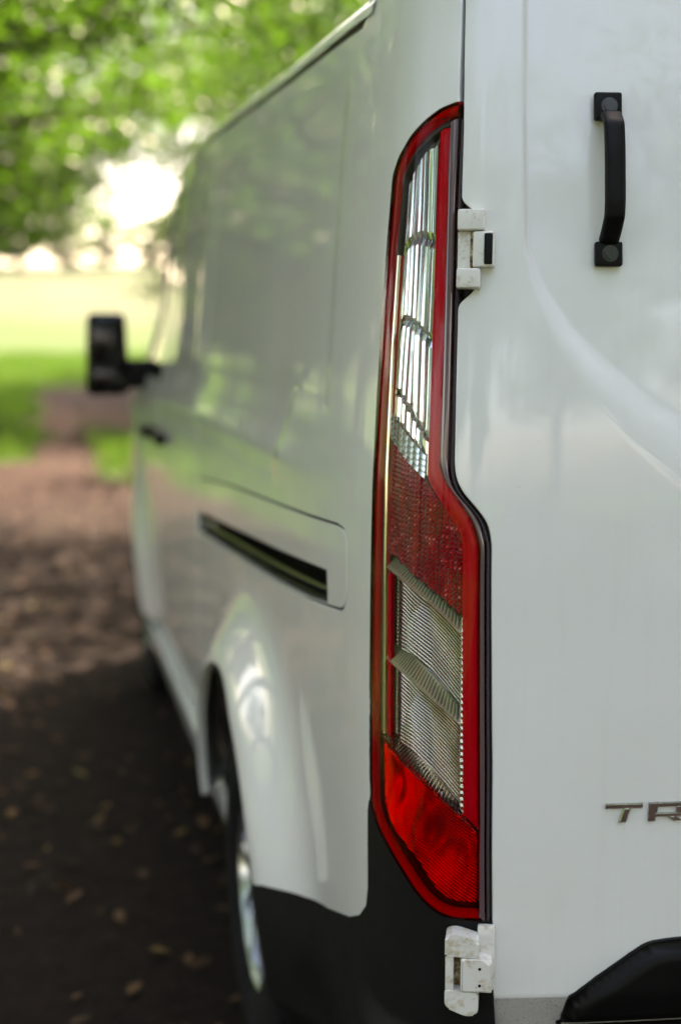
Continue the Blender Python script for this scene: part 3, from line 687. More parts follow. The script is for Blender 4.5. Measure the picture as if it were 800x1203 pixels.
for c in range(NCOL):
    cuts = [0, .115 + .012 * c, .40 + .010 * c, .69 + .008 * c, 1.0]
    for q in range(4):
        tz, ts = rg_f.uniform(-.003, .003), rg_f.uniform(-.002, .002)
        zz = np.linspace(cuts[q], cuts[q + 1], 14); nz = len(zz)
        end = np.minimum(np.arange(nz), np.arange(nz)[::-1])
        k0 = len(fl_v)
        for jz, v in enumerate(zz):
            for f, dd, rb in PROFILE:
                u = (c + f) / NCOL
                zl = 1.2859 * 0 + v
                # s runs between the sloping sides, z between the sloping ends
                zc = 1.2292 + (1.6405 - 1.2292) * v
                sr = float(np.interp(zc, SR[:, 1], SR[:, 0])); sL = 1.069 - .012 * float(np.clip((zc - 1.37) / .2, 0, 1)); s_ = sr + (sL - sr) * u
                zb_ = float(fl_bot(s_)) + .001; zt_ = float(fl_top(s_)); z_ = zb_ + (zt_ - zb_) * v
                e = end[jz]; notch = -.0035 if e == 0 else 0
                fl_v.append((s_, z_, dd + notch + tz * (jz / nz - .5) + ts * (f - .5))); fl_r.append(rb * (.25 if e == 0 else 1))
        m_ = len(PROFILE)
        for jz in range(nz - 1):
            for i in range(m_ - 1): fl_f.append((k0 + jz * m_ + i, k0 + (jz + 1) * m_ + i, k0 + (jz + 1) * m_ + i + 1, k0 + jz * m_ + i + 1))
fv = np.array(fl_v); fp, _ = surf(fv[:, 0], fv[:, 1], fv[:, 2] - .014)
fo = mesh_obj('clear_flutes', list(fp), fl_f, M['clear_chrome'], lamp, smooth=False)
at = fo.data.attributes.new('rib', 'FLOAT', 'POINT'); at.data.foreach_set('value', np.array(fl_r, dtype=np.float32))
# stepped prism block at the foot of the flutes
def foot_t(s): return fl_bot(s) + .030
fs_ = np.linspace(.979, 1.067, 40)
between('prism_block', [(s_, float(foot_t(s_))) for s_ in fs_], [(s_, float(fl_bot(s_)) + .001) for s_ in fs_], M['clear_chrome'], -.009,
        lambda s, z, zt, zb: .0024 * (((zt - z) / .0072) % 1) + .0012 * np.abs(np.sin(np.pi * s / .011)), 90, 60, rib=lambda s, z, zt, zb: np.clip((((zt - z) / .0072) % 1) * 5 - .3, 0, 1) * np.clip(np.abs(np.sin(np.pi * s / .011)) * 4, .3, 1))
# retroreflector
RETRO = [(1.0682, 1.2786), (1.031, 1.2621), (.9772, 1.2261), (.9496, 1.1976), (.9282, 1.1707), (.9232, 1.1546), (.920, 1.0663), (.9489, 1.0888), (.9741, 1.1036), (1.0213, 1.1268), (1.0615, 1.1374)]
def prisms(s, z):
    a = (s / .0062) % 1 - .5; b = ((z + .35 * s) / .0058 + .5 * (np.floor(s / .0062) % 2)) % 1 - .5
    fold = .003 * np.abs(((s - .97) / .026) % 1 - .5)
    return .0038 * (1 - np.maximum(np.abs(a), np.abs(b)) * 2) + fold
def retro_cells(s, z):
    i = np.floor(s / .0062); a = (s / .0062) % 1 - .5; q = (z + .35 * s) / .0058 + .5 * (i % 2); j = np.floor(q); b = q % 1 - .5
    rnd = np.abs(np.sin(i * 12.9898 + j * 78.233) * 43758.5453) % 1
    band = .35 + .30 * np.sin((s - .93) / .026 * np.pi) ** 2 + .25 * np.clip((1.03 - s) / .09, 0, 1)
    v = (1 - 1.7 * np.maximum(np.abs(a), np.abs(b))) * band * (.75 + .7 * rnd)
    return np.where((rnd > .86) & (np.abs(a) < .2) & (np.abs(b) < .2), 1.0, np.clip(v, 0, .9))  # random cell centres painted pale as glints, over painted light and dark bands
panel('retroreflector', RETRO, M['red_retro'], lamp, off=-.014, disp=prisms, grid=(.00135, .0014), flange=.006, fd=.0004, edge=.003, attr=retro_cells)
# ribbed clear panels, dividers, bottom edge: structured grids between two curves
D1T = [(1.0613, 1.1353), (1.0212, 1.1257), (.9741, 1.1036), (.9489, 1.0888), (.9222, 1.0663)]; D1B = [(1.0603, 1.1194), (1.0205, 1.109), (.9737, 1.087), (.9485, 1.0692), (.9222, 1.0462)]
P1B = [(1.0571, 1.0228), (1.0094, 1.0121), (.9722, .9931), (.9471, .9746), (.9222, .9557)]
D2T = [(1.057, 1.0207), (1.0094, 1.01), (.9721, .991), (.9471, .9725), (.9222, .9537)]; D2B = [(1.0566, 1.0056), (1.009, .991), (.9718, .9711), (.9468, .9546), (.9222, .9349)]
P2B = [(1.0566, .9210), (1.0448, .9079), (1.0266, .8981), (.9711, .8712), (.9461, .8518), (.9217, .8312)]
EDB = [(1.0566, .9070), (1.0498, .8957), (1.0265, .8861), (.971, .8594), (.946, .8411), (.9217, .8227)]
def bowl(sc_, zc, r, dp): return lambda s, z: dp * (1 - np.clip(np.hypot((s - sc_), z - zc) / r, 0, 1) ** 2)
def ribbed(bw):
    def f(s, z, zt, zb):
        ph = (zt - z) / .0048; return .0016 * np.abs(np.sin(np.pi * ph)) + bw(s, z)
    return f
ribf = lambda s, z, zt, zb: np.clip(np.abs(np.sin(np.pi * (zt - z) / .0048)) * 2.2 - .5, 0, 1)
between('ribbed_panel', D1B, P1B, M['dull_chrome'], -.020, ribbed(bowl(.952, 1.01, .075, -.010)), 60, 230, rib=ribf)
between('ribbed_panel', D2B, P2B, M['dull_chrome'], -.020, ribbed(bowl(.945, .89, .085, -.011)), 60, 230, rib=ribf)
def teeth(s, z, zt, zb):
    v = (zt - z) / (zt - zb + 1e-9); return .020 * v - .010 + .0016 * np.abs(np.sin(np.pi * s / .0045)) * smooth01(v / .2) * smooth01((1 - v) / .1) + .0015 * smooth01((v - .9) / .05)
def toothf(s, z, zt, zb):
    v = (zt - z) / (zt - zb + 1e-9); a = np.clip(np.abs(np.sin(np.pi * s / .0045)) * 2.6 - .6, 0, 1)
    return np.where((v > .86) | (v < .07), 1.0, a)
between('divider', D1T, D1B, M['div_chrome'], -.018, teeth, 260, 16, rib=toothf)
between('divider', D2T, D2B, M['div_chrome'], -.018, teeth, 260, 16, rib=toothf)
between('divider', P2B, EDB, M['dull_chrome'], -.018, teeth, 260, 10, rib=toothf)
# bezel strip down the outer side and seam on the ribbed panels
bz = [(1.0644, 1.5009), (1.0660, 1.3963), (1.0650, 1.3122), (1.0600, 1.1857), (1.0590, 1.0789), (1.0590, .9703), (1.0590, .9024), (1.0480, .9055), (1.0485, .973), (1.0497, 1.0804), (1.0510, 1.1867), (1.0555, 1.3127), (1.0570, 1.3963), (1.0539, 1.5004)]
ribbon('bezel_strip', bz[7:][::-1], bz[:7], M['warm_chrome'], [(0, -.014), (0, -.006), (.3, -.0042), (.7, -.0042), (1, -.006), (1, -.012)], 120)
sm = [(1.0440, 1.108), (1.0405, 1.107), (1.0375, .905), (1.0410, .908)]
panel('lens_seam', sm, M['red_tube'], lamp, off=-.008, disp=lambda s, z: .001 * np.abs(np.sin(z / .0035 * np.pi)), grid=(.0016, .0012), flange=.006, fd=.0006, edge=.002)
# right end wall of the ribbed panels
rw = [(.9222, 1.066), (.9175, 1.064), (.9165, .826), (.9217, .831)]
panel('end_wall', rw, M['bowl_chrome'], lamp, off=-.009, disp=lambda s, z: .0008 * np.sin(z / .004 * np.pi), grid=(.002, .0014), flange=.012, fd=.0006, edge=.003)
# fog lamp chamber behind the red lens: reflector bowl with ribs, bulb
LOW = [(1.0659, .8936), (1.0447, .8893), (.971, .8583), (.946, .839), (.9216, .8206), (.8998, .7998), (.8998, .7088), (.9348, .7026), (.965, .716), (1.0, .7513), (1.0445, .7955), (1.0658, .8303)]
LOW = rounded(LOW, [.004, .01, 0, 0, 0, .004, .012, .02, .02, .02, .01, .008], 4)
b1 = lambda s, z: -.016 * np.exp(-(((s - .955) / .045) ** 2 + ((z - .775) / .045) ** 2)); b2 = lambda s, z: -.010 * np.exp(-(((s - 1.03) / .025) ** 2 + ((z - .845) / .03) ** 2))
def fog(s, z):
    ph = (z - .53 * s) / .0044; return .0009 * np.abs(np.sin(np.pi * ph)) + b1(s, z) + b2(s, z)
panel('fog_reflector', LOW, M['bowl_chrome'], lamp, off=-.010, disp=fog, grid=(.0013, .0011), flange=.010, fd=.0004, edge=.004)


sealp = densify(DOOR_EDGE, .03)[:-1]; sealp = [q for q in sealp if q[0] > .87]
ribbon('door_seal', [(a - .006, b) for a, b in sealp], [(a + .012, b) for a, b in sealp], M['rubber'], [(0, -.016), (.35, -.0125), (.7, -.0125), (1, -.016)])
# ---- wheels
def lathe(name, prof, center, material, parent, seg=56):
    V = []; F = []; n = len(prof)
    for k in range(seg):
        a = 2 * math.pi * k / seg
        for r, x in prof: V.append((center[0] + x, center[1] + r * math.cos(a), center[2] + r * math.sin(a)))
    for k in range(seg):
        for i in range(n - 1): F.append((k * n + i, k * n + i + 1, ((k + 1) % seg) * n + i + 1, ((k + 1) % seg) * n + i))
    return mesh_obj(name, V, F, material, parent)
def wheel(y, x):
    w = empty('wheel', (x, y, .345), van)
    lathe('tyre', [(.205, -.10), (.215, -.112), (.27, -.115), (.318, -.108), (.338, -.095), (.345, -.05), (.345, .05), (.338, .095), (.318, .115), (.27, .122), (.215, .112), (.205, .10)], (0, 0, 0), M['tyre'], w)
    lathe('rim', [(.214, -.108), (.208, -.100), (.20, -.06), (.195, .06), (.205, .10)], (0, 0, 0), M['alloy'], w)
    lathe('hub', [(.0, -.085), (.035, -.086), (.05, -.080), (.065, -.06), (.07, 0)], (0, 0, 0), M['alloy'], w, 32)
    bm = bmesh.new()
    for k in range(10):
        a = 2 * math.pi * k / 10; d = Vector((0, math.cos(a), math.sin(a))); t = Vector((0, -math.sin(a), math.cos(a)))
        fr_ = (Vector((-.06, 0, 0)), t, d, Vector((-1, 0, 0)))
        prism(bm, fr_, [(-.024, .05), (.024, .05), (.016, .20), (-.016, .20)], -.02, .034, .008, 2)
    bm_obj('spokes', bm, M['alloy'], w)
    lathe('brake_disc', [(.0, .02), (.145, .02), (.145, .03), (0, .03)], (0, 0, 0), M['void'], w, 40)
    return w
wheel(AXR, -.888); wheel(AXF, -.85)
# arch liners
def liner(y):
    V = []; F = []; n = 24
    for k in range(n + 1):
        a = math.radians(-22) + math.radians(224) * k / n
        for x in (-.955, -.55): V.append((x, y + .425 * math.cos(a), AXZ + .425 * math.sin(a)))
    for k in range(n): F.append((2 * k, 2 * k + 1, 2 * k + 3, 2 * k + 2))
    b0 = len(V)
    mesh_obj('arch_liner', V, F, M['void'], van)
liner(AXR); liner(AXF)

# ---- door mirror and handle
mir = empty('door_mirror', (-.93, 3.78, 1.30), van)
bm = bmesh.new(); bmesh.ops.create_cube(bm, size=1.0)
for v in bm.verts:
    top = v.co.z > 0; fwd = v.co.y > 0
    v.co = Vector((v.co.x * (.150 if top else .168) * (.78 if fwd else 1), v.co.y * .13, v.co.z * .31))
    if fwd: v.co.z *= .86
bmesh.ops.bevel(bm, geom=list(bm.edges), offset=.035, segments=4, affect='EDGES', profile=.6)
bmesh.ops.translate(bm, verts=bm.verts, vec=(-.178, 0, .038)); bm_obj('mirror_shell', bm, M['gloss_black'], mir)
bm = bmesh.new(); box(bm, (Vector((-.178, -.066, .038)), Vector((1, 0, 0)), Vector((0, 0, 1)), Vector((0, -1, 0))), -.062, .062, -.03, .125, -.003, .001, .012, 3); bm_obj('mirror_glass', bm, M['mirror'], mir)
bm = bmesh.new(); box(bm, (Vector((-.178, -.066, .038)), Vector((1, 0, 0)), Vector((0, 0, 1)), Vector((0, -1, 0))), -.062, .062, -.125, -.042, -.003, .001, .012, 3); bm_obj('mirror_glass', bm, M['mirror'], mir)
bm = bmesh.new(); box(bm, (Vector((-.05, 0, -.035)), Vector((1, 0, 0)), Vector((0, 0, 1)), Vector((0, 1, 0))), -.07, .09, -.055, .055, -.045, .045, .02, 3); bm_obj('mirror_arm', bm, M['black'], mir)
bm = bmesh.new(); prism(bm, (Vector((.035, 0, -.09)), Vector((0, 1, 0)), Vector((0, 0, 1)), Vector((1, 0, 0))), [(-.10, 0), (.16, 0), (.05, .16), (-.08, .20)], -.02, .03, .008); bm_obj('mirror_base', bm, M['black'], mir)
fr = frame(float(s_of_y(3.26)), 1.085, 0, side_disp); bm = bmesh.new(); box(bm, fr, -.10, .10, -.018, .018, .018, .045, .010, 3); box(bm, fr, -.10, -.07, -.015, .015, -.004, .03, .006); box(bm, fr, .07, .10, -.015, .015, -.004, .03, .006)
bm_obj('door_handle', bm, M['black'], van)
fr = frame(float(s_of_y(2.92)), 1.085, 0, side_disp); bm = bmesh.new(); box(bm, fr, -.09, .09, -.018, .018, .006, .030, .010, 3); box(bm, fr, .05, .09, -.015, .015, -.004, .02, .004); box(bm, fr, -.09, -.05, -.015, .015, -.004, .02, .004)
bm_obj('door_handle', bm, M['black'], van)

# ---- the far side of the van is the mirror image
cache = {}
def mirror_mesh(me):
    if me.name in cache: return cache[me.name]
    m2 = me.copy(); n = len(m2.vertices); co = np.empty(n * 3); me.vertices.foreach_get('co', co); co = co.reshape(-1, 3)
    nl = None
    if me.has_custom_normals:
        nl = np.zeros((n, 3)); ln = np.empty(len(me.loops) * 3); me.corner_normals.foreach_get('vector', ln); ln = ln.reshape(-1, 3)
        vi = np.empty(len(me.loops), int); me.loops.foreach_get('vertex_index', vi); nl[vi] = ln; nl[:, 0] *= -1
    co[:, 0] *= -1; m2.vertices.foreach_set('co', co.ravel()); m2.flip_normals(); m2.update()
    if nl is not None: m2.normals_split_custom_set_from_vertices([tuple(map(float, q)) for q in nl])
    cache[me.name] = m2; return m2
CENTRE = {'roof', 'roof_end', 'windscreen', 'bonnet', 'nose', 'inner_blackout', 'grab_handle'}
SKIP = {'badge_letter'}
def mirror_tree(o, parent):
    if o.name.split('.')[0] in CENTRE or o.name.split('.')[0] in SKIP: return
    kids = list(o.children)
    c = o.copy()
    if o.type == 'MESH': c.data = mirror_mesh(o.data)
    c.location.x = -o.location.x; c.parent = parent; col.objects.link(c)
    if 'label' in c: del c['label']
    for kdd in kids: mirror_tree(kdd, c)
for o in list(van.children): mirror_tree(o, van)

# ============================================================ ground
def hgt(x, y):
    t = np.clip(y - 34, 0, 90); h = .09 * (t - 6 * (1 - np.exp(-t / 6)))
    near = np.clip(1 - np.hypot(x + .5, y - 1.5) / 5.0, 0, 1)
    b = .035 * np.sin(x * 1.3 + .4 * y) * np.sin(y * .9 - .3 * x) + .02 * np.sin(x * 3.1) * np.sin(y * 2.3)
    side = .18 * smooth01((-2.9 - x) / 2.5) + .15 * smooth01((x - 2.4) / 2.5)
    return h + b * (1 - smooth01(near * 2.2)) + side
def path_l(y): return np.interp(y, [-60, 8, 12, 15, 22, 40, 60], [-3.2, -3.0, -2.1, -1.45, -1.45, -1.35, -1.0])
def path_mask(x, y):
    wob = .22 * np.sin(y * .8) + .15 * np.sin(y * 2.1 + 1)
    m = smooth01((x - path_l(y) - wob) / .5 + .5) * smooth01((2.1 + wob - x) / .6 + .5) * smooth01((44 - y) / 12)
    return m * (1 - .7 * np.exp(-((x + .45 + .15 * np.sin(y * 1.1)) / .25) ** 2) * smooth01((y - 11.0) / 2) * smooth01((19 - y) / 2))
gx = np.concatenate([np.linspace(-160, -14, 18)[:-1], np.linspace(-14, 10, 121)[:-1], np.linspace(10, 160, 18)])
gy = np.concatenate([np.linspace(-70, -6, 16)[:-1], np.linspace(-6, 42, 193)[:-1], np.linspace(42, 130, 45)[:-1], np.linspace(130, 900, 20)])
X, Y = np.meshgrid(gx, gy); Z = hgt(X, Y)
V = np.stack([X, Y, Z], -1).reshape(-1, 3); nx = len(gx)
F = [(j * nx + i, j * nx + i + 1, (j + 1) * nx + i + 1, (j + 1) * nx + i) for j in range(len(gy) - 1) for i in range(nx - 1)]
def ground_mat():
    m = mat('ground', (.05, .04, .03), .95, spec=.15)
    at = N(m, 'ShaderNodeAttribute'); at.attribute_name = 'path'; af = N(m, 'ShaderNodeAttribute'); af.attribute_name = 'field'
    n1 = noise(m, 1.4, 6, .65); n2 = noise(m, 14, 6, .7); n3 = noise(m, .35, 3, .5); n4 = noise(m, 60, 4, .6)
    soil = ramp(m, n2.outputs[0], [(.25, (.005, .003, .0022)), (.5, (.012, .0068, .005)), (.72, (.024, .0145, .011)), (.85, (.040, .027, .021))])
    far_lit = ramp(m, n2.outputs[0], [(.25, (.011, .0052, .0038)), (.5, (.028, .0135, .0100)), (.72, (.055, .029, .023)), (.85, (.085, .049, .041))])
    ad = N(m, 'ShaderNodeAttribute'); ad.attribute_name = 'far_lit'
    soil2 = mixc(m, ad.outputs['Fac'], soil.outputs[0], far_lit.outputs[0])  # soil colour itself fades from shade-dark nearby to sunlit pale further on
    soil2 = mixc(m, 1.0, soil2, ramp(m, n4.outputs[0], [(.3, (.6, .6, .6)), (.7, (1.15, 1.15, 1.15))]).outputs[0], 'MULTIPLY')
    grass = ramp(m, n2.outputs[0], [(.3, (.018, .040, .008)), (.55, (.036, .072, .014)), (.8, (.065, .10, .026))])
    fld = ramp(m, n3.outputs[0], [(.3, (.036, .062, .022)), (.5, (.052, .070, .032)), (.7, (.080, .086, .052))])
    gr = mixc(m, af.outputs['Fac'], grass.outputs[0], fld.outputs[0])
    msum = N(m, 'ShaderNodeMath', operation='ADD'); L(m, at.outputs['Fac'], msum.inputs[0])
    off = N(m, 'ShaderNodeMapRange'); L(m, n1.outputs[0], off.inputs[0]); off.inputs[1].default_value = .25; off.inputs[2].default_value = .75; off.inputs[3].default_value = -.38; off.inputs[4].default_value = .3
    L(m, off.outputs[0], msum.inputs[1])
    k = ramp(m, msum.outputs[0], [(.38, (0, 0, 0)), (.62, (1, 1, 1))])
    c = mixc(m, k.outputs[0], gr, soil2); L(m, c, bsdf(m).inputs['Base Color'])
    bn = bump(m, n2.outputs[0], .9, .05); bn = bump(m, n4.outputs[0], .6, .012, bn); L(m, bn, bsdf(m).inputs['Normal']); return m
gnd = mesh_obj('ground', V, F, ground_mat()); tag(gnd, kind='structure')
for nm, vals in (('path', path_mask(X, Y).ravel() + 0.0), ('field', smooth01((Y + 3 * np.sin(X * .3) - 58) / 10).ravel()), ('far_lit', smooth01((Y + .6 * np.sin(X * 1.7) - 6.0) / 7.0).ravel())):
    at = gnd.data.attributes.new(nm, 'FLOAT', 'POINT'); at.data.foreach_set('value', vals.astype(np.float32))

# ============================================================ foliage
def leaf_quads(P, size, flat=.35, seed=0):
    """one bent four-point leaf per point: returns verts, faces (two triangles each)"""
    r = np.random.default_rng(seed); n = len(P)
    d = r.normal(size=(n, 3)); d[:, 2] = d[:, 2] * .5 - .25; d /= np.linalg.norm(d, axis=1, keepdims=True)
    up_ = r.normal(size=(n, 3)) * .75; up_[:, 2] += 1.0
    w = np.cross(d, up_); w /= np.linalg.norm(w, axis=1, keepdims=True) + 1e-9; nn = np.cross(w, d)
    s = size * r.uniform(.65, 1.3, (n, 1))
    a = P - d * s * .5; b = P + w * s * .34 + nn * s * .10; c = P + d * s * .5 - nn * s * .06; e = P - w * s * .34 + nn * s * .10
    V = np.stack([a, b, c, e], 1).reshape(-1, 3); i = np.arange(n) * 4
    F = np.concatenate([np.stack([i, i + 1, i + 2], -1), np.stack([i, i + 2, i + 3], -1)])
    return V, F
def fast_mesh(name, V, F, material):
    me = bpy.data.meshes.new(name); nv, nf = len(V), len(F); k = F.shape[1]
    me.vertices.add(nv); me.vertices.foreach_set('co', np.ascontiguousarray(V, dtype=np.float32).ravel())
    me.loops.add(nf * k); me.loops.foreach_set('vertex_index', np.ascontiguousarray(F, dtype=np.int32).ravel())
    me.polygons.add(nf); me.polygons.foreach_set('loop_start', np.arange(nf, dtype=np.int32) * k)
    me.update(calc_edges=True); me.materials.append(material); return me
def tube_path(V, F, pts, rads, seg=8):
    base_ = None
    for i, (p, r) in enumerate(zip(pts, rads)):
        d = (pts[min(i + 1, len(pts) - 1)] - pts[max(i - 1, 0)]).normalized(); a = d.orthogonal().normalized(); b = d.cross(a)
        if i and prev is not None:
            a = (prev - d * prev.dot(d)).normalized(); b = d.cross(a)
        prev = a
        k0 = len(V)
        for k in range(seg):
            t = 2 * math.pi * k / seg; V.append(p + (a * math.cos(t) + b * math.sin(t)) * r)
        if i:
            for k in range(seg): F.append((k0 - seg + k, k0 - seg + (k + 1) % seg, k0 + (k + 1) % seg, k0 + k))
        prev = a
def build_tree(kind, h, rx, z0, nclump, per, leaf, material, seed, trunk_r=.22, squash=1.0):
    r = random.Random(seed); rg = np.random.default_rng(seed)
    V = []; F = []; pts = []; p = Vector((0, 0, -.2)); lean = Vector((r.uniform(-.05, .05), r.uniform(-.05, .05), 0))
    nseg = 9; top = h * .82
    for i in range(nseg + 1):
        pts.append(p.copy()); p = p + Vector((r.uniform(-.1, .1), r.uniform(-.1, .1), top / nseg)) + lean
    rad = [trunk_r * (1.35 if i == 0 else 1) * (1 - .85 * i / nseg) + .015 for i in range(nseg + 1)]
    tube_path(V, F, pts, rad, 10)
    clumps = []; zc = (z0 + h) / 2; rz = (h - z0) / 2
    for i in range(nclump):
        for _ in range(60):
            q = Vector((r.uniform(-1, 1), r.uniform(-1, 1), r.uniform(-1, 1)))
            if .35 < q.length < 1: break
        lob = 1 + .22 * math.sin(3 * math.atan2(q.y, q.x) + seed) + .12 * math.sin(5 * math.atan2(q.y, q.x) - seed)
        c = Vector((q.x * rx * lob, q.y * rx * lob, zc + q.z * rz * squash)); clumps.append(c)
    for c in clumps[::2]:
        f = min(.98, max(.22, (c.z - .28 * math.hypot(c.x, c.y)) / top)); k = f * nseg; i = min(nseg - 1, int(k)); a = pts[i].lerp(pts[i + 1], k - i)
        mid = a.lerp(c, .5) + Vector((r.uniform(-.3, .3), r.uniform(-.3, .3), r.uniform(.0, .35))); r0 = rad[i] * .42
        tube_path(V, F, [a, a.lerp(mid, .5) + Vector((0, 0, .08)), mid, c], [r0, r0 * .7, r0 * .5, .012], 5)
    P = []
    for c in clumps:
        sz = rg.uniform(.45, .95) * (rx / 4.2) ** .5; n = int(per * rg.uniform(.6, 1.3))
        g_ = rg.normal(size=(n, 3)) * np.array([sz, sz, sz * .42]) * .62; P.append(np.array(c) + g_)
    P = np.concatenate(P); LV, LF = leaf_quads(P, leaf, seed=seed)
    crown_me = fast_mesh('crown', LV, LF, material)
    tm = bpy.data.meshes.new('trunk'); tm.from_pydata([tuple(v) for v in V], [], F); tm.update()
    tm.polygons.foreach_set('use_smooth', [True] * len(tm.polygons)); tm.materials.append(M['bark'])
    return tm, crown_me
KIND = {
 'oak': build_tree('oak', 10.5, 4.8, 2.9, 190, 165, .135, M['leaf'], 3, .26),
 'ash': build_tree('ash', 11.5, 4.2, 3.2, 160, 170, .13, M['leaf'], 8, .22),
 'spread': build_tree('spread', 8.2, 5.6, 2.9, 200, 170, .13, M['leaf'], 14, .24),
 'dark': build_tree('dark', 9.5, 4.0, 1.2, 150, 190, .15, M['leaf2'], 21, .24),
 'far': build_tree('far', 10.0, 4.6, .6, 110, 110, .34, M['leaf3'], 33, .25),
 'shrub': build_tree('shrub', 3.2, 1.7, .25, 60, 170, .10, M['leaf'], 41, .06),
}
def tree(name, kind, x, y, rot, scale, label, group=None, cat='tree'):
    t = empty(name, (x, y, float(hgt(np.array(x, float), np.array(y, float))) - .03)); t.rotation_euler.z = rot; t.scale = (scale,) * 3
    tm, cm = KIND[kind]
    for nm, me in (('trunk', tm), ('crown', cm)): link(bpy.data.objects.new(nm, me), t)
    return tag(t, label, cat, group)
tree('spreading_tree', 'spread', -3.9, 9.2, .4, .84, 'low spreading tree on the near verge with branches overhanging the track', 'trees beside the track')
tree('spreading_tree', 'spread', 5.9, 12.6, 1.9, .9, 'spreading tree beyond the van nose with its trunk hidden behind the van', 'trees beside the track')
tree('spreading_tree', 'spread', -4.1, 18.2, 2.7, 1.0, 'spreading tree on the verge beyond the low overhanging one', 'trees beside the track')
tree('spreading_tree', 'spread', 7.6, 20.0, 4.6, 1.0, 'spreading tree by the field edge across the track', 'trees beside the track')
tree('spreading_tree', 'spread', 8.0, 28.5, .9, 1.05, 'wide spreading tree further up the track past the shrub', 'trees beside the track')
tree('oak_tree', 'oak', -2.7, 26.0, 5.7, .98, 'round green tree close to the track near the field edge', 'trees beside the track')
tree('oak_tree', 'oak', -3.8, 35.0, 1.1, 1.15, 'tall green tree standing where the verge meets the pale field', 'trees beside the track')
tree('oak_tree', 'oak', 7.2, 34.0, 5.1, 1.15, 'tall round tree at the field edge across from the end of the track', 'trees beside the track')
tree('ash_tree', 'ash', 5.7, 25.5, 2.2, .9, 'slim tall tree between the spreading trees across the track', 'trees beside the track')
tree('ash_tree', 'ash', 6.2, 42.0, 3.9, 1.0, 'slim tree standing beside the far end of the track', 'trees beside the track')
WOOD = dict(oak='broad round-crowned green tree standing in the wood around the van', ash='slim tall green tree standing in the wood around the van', dark='dark green tree with a dense low crown in the wood around the van', spread='flat spreading green tree standing behind the van beside the track')
NM = dict(oak='oak_tree', ash='ash_tree', dark='dark_tree', spread='spreading_tree')
for k, (kd, x, y, ro, s_) in enumerate([('oak', -5.2, 2.6, 5.0, .95), ('ash', -9.5, 14.5, .9, 1.1), ('oak', 4.4, 4.6, 3.1, 1.0), ('ash', 6.6, -3.0, 1.1, .95), ('dark', -7.6, 6.4, 1.2, .85), ('oak', -8.6, 12.0, 2.0, .9), ('dark', -9.4, 22.5, 3.0, 1.0), ('dark', -9.5, 31.0, 4.6, 1.1), 
      ('oak', 9.0, 9.5, 5.5, 1.1), ('dark', 10.0, 18.0, 1.4, 1.15), ('oak', -11.5, -9.5, 2.0, .9), ('oak', -9.0, -1.8, 4.2, .85), ('dark', 9.5, 0.5, 2.8, 1.2), ('spread', 5.6, -9.5, 4.4, .95), ('spread', -5.6, -12.5, 2.4, .95), ('dark', -8.5, -24.0, 5.8, 1.2), ('dark', 8.0, -19.0, .8, 1.2), ('oak', .6, -27.0, 1.8, 1.1), ('dark', -14.5, -15.0, 2.1, 1.2), ('dark', -6.4, 24.0, 1.0, .72), ('dark', -5.9, 31.5, 2.6, .75), ('dark', -6.6, 40.5, 4.1, .85), ('dark', -10.0, 49.0, 5.2, 1.0)]):
    tree(NM[kd], kd, x, y, ro, s_, WOOD[kd], 'woodland trees around the van, ' + NM[kd].replace('_', ' ') + 's')
FAR = 'distant tree in the hedge line along the crest of the pale field'
for k, (x, y, s_) in enumerate([(-30, 118, 1.1), (-24, 121, 1.25), (-18, 117, 1.1), (-12.5, 120, 1.2), (-6.5, 116, 1.15), (-2.0, 113, 1.0), (16, 122, .8), (22, 119, .9), (29, 121, 1.1), (36, 118, 1.0), (-38, 122, 1.2), (-47, 119, 1.1), (-56, 122, 1.2), (45, 121, 1.1), (1.5, 112, .42), (5.0, 115, .5), (8.5, 112, .45), (12, 116, .6)]):
    tree('hedgerow_tree', 'far', x, y, k * 1.7, s_, FAR, 'hedge line trees on the crest')
tree('leafy_shrub', 'shrub', 2.6, 20.0, .6, 1.25, 'light green shrub at the track edge behind the door mirror', cat='shrub')
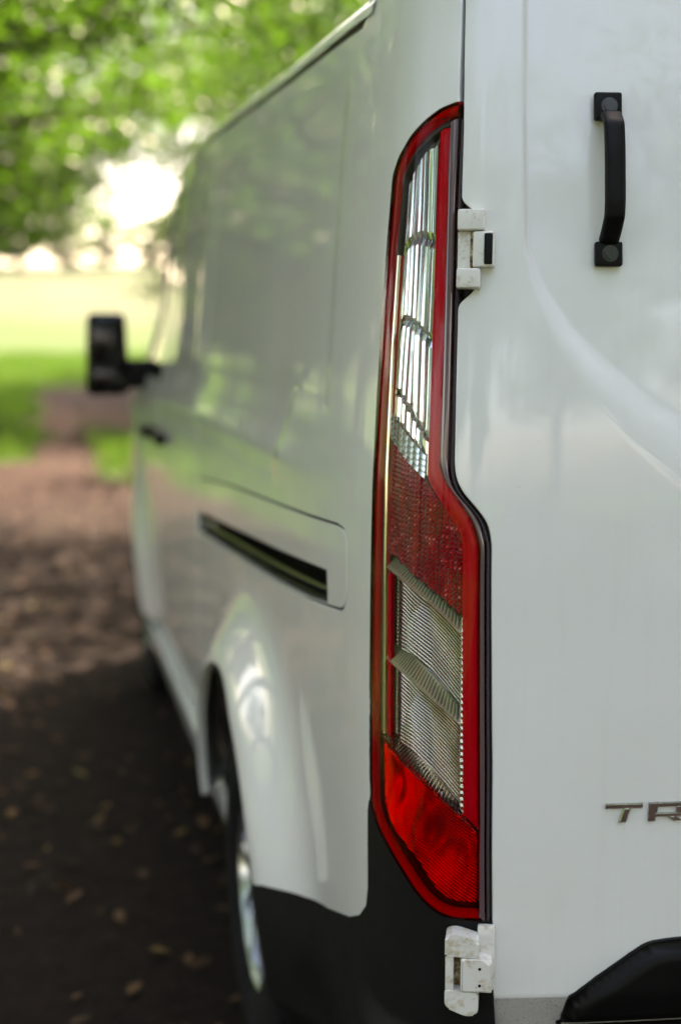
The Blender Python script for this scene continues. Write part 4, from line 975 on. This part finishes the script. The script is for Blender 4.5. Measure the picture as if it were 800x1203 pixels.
# ============================================================ grass verge, leaf litter
def scatter_grass(n, x0, x1, y0, y1, keep, hmin, hmax, w, seed):
    r = np.random.default_rng(seed); x = r.uniform(x0, x1, n); y = r.uniform(y0, y1, n); k = r.uniform(0, 1, n) < keep(x, y); x, y = x[k], y[k]; n = len(x)
    a = r.uniform(0, 2 * math.pi, n); h = r.uniform(hmin, hmax, n); z = hgt(x, y) - .01; ln = r.uniform(.1, .5, n) * h; la = r.uniform(0, 2 * math.pi, n)
    P = np.stack([x, y, z], -1); d = np.stack([np.cos(a), np.sin(a), 0 * a], -1) * w
    mid = P + np.stack([np.cos(la) * ln * .3, np.sin(la) * ln * .3, h * .6], -1); tip = P + np.stack([np.cos(la) * ln, np.sin(la) * ln, h], -1)
    V = np.stack([P - d, P + d, mid + d * .7, mid - d * .7, tip], 1).reshape(-1, 3); i = np.arange(n) * 5
    F = np.concatenate([np.stack([i, i + 1, i + 2], -1), np.stack([i, i + 2, i + 3], -1), np.stack([i + 3, i + 2, i + 4], -1)]); return V, F
V, F = scatter_grass(110000, -12, 9, 7, 48, lambda x, y: np.clip(1.15 - path_mask(x, y) * 1.25, .0, 1), .10, .38, .010, 5)
gr = link(bpy.data.objects.new('verge_grass', fast_mesh('verge_grass', V, F, M['blade'])))
tag(gr, 'rough green grass growing along both edges of the track', 'grass', kind='stuff')
def litter_mat():
    m = mat('dead_leaf', (.15, .08, .03), .8, spec=.3); gi = N(m, 'ShaderNodeNewGeometry')
    r = ramp(m, gi.outputs['Random Per Island'], [(0, (.022, .012, .007)), (.45, (.048, .026, .012)), (.78, (.085, .042, .017)), (.94, (.13, .08, .02)), (1.0, (.05, .07, .018))])
    L(m, r.outputs[0], bsdf(m).inputs['Base Color']); return m
r = np.random.default_rng(77); n = 9000
x = r.uniform(-4.5, 1.5, n); y = np.concatenate([r.uniform(-2, 9, n // 2), r.uniform(9, 30, n - n // 2)]); P = np.stack([x, y, hgt(x, y) + .012], -1)
d = r.normal(size=(n, 3)); d[:, 2] *= .12; d /= np.linalg.norm(d, axis=1, keepdims=True); w = np.cross(d, np.array([0, 0, 1.]) + r.normal(size=(n, 3)) * .25); w /= np.linalg.norm(w, axis=1, keepdims=True)
s = r.uniform(.014, .036, (n, 1)); nz = np.array([0, 0, 1.])
V = np.stack([P - d * s, P - d * s * .35 + w * s * .42 + nz * s * .16, P + d * s * .40 + w * s * .36 + nz * s * .22, P + d * s + nz * s * .1, P + d * s * .40 - w * s * .34 + nz * s * .12, P - d * s * .35 - w * s * .44 + nz * s * .2], 1).reshape(-1, 3); i = np.arange(n) * 6
F = np.concatenate([np.stack([i, i + 1, i + 5], -1), np.stack([i + 1, i + 2, i + 5], -1), np.stack([i + 2, i + 4, i + 5], -1), np.stack([i + 2, i + 3, i + 4], -1)])
lt = link(bpy.data.objects.new('leaf_litter', fast_mesh('leaf_litter', V, F, litter_mat()))); tag(lt, 'scattered brown and yellow dead leaves lying on the dark track', 'leaves', kind='stuff')
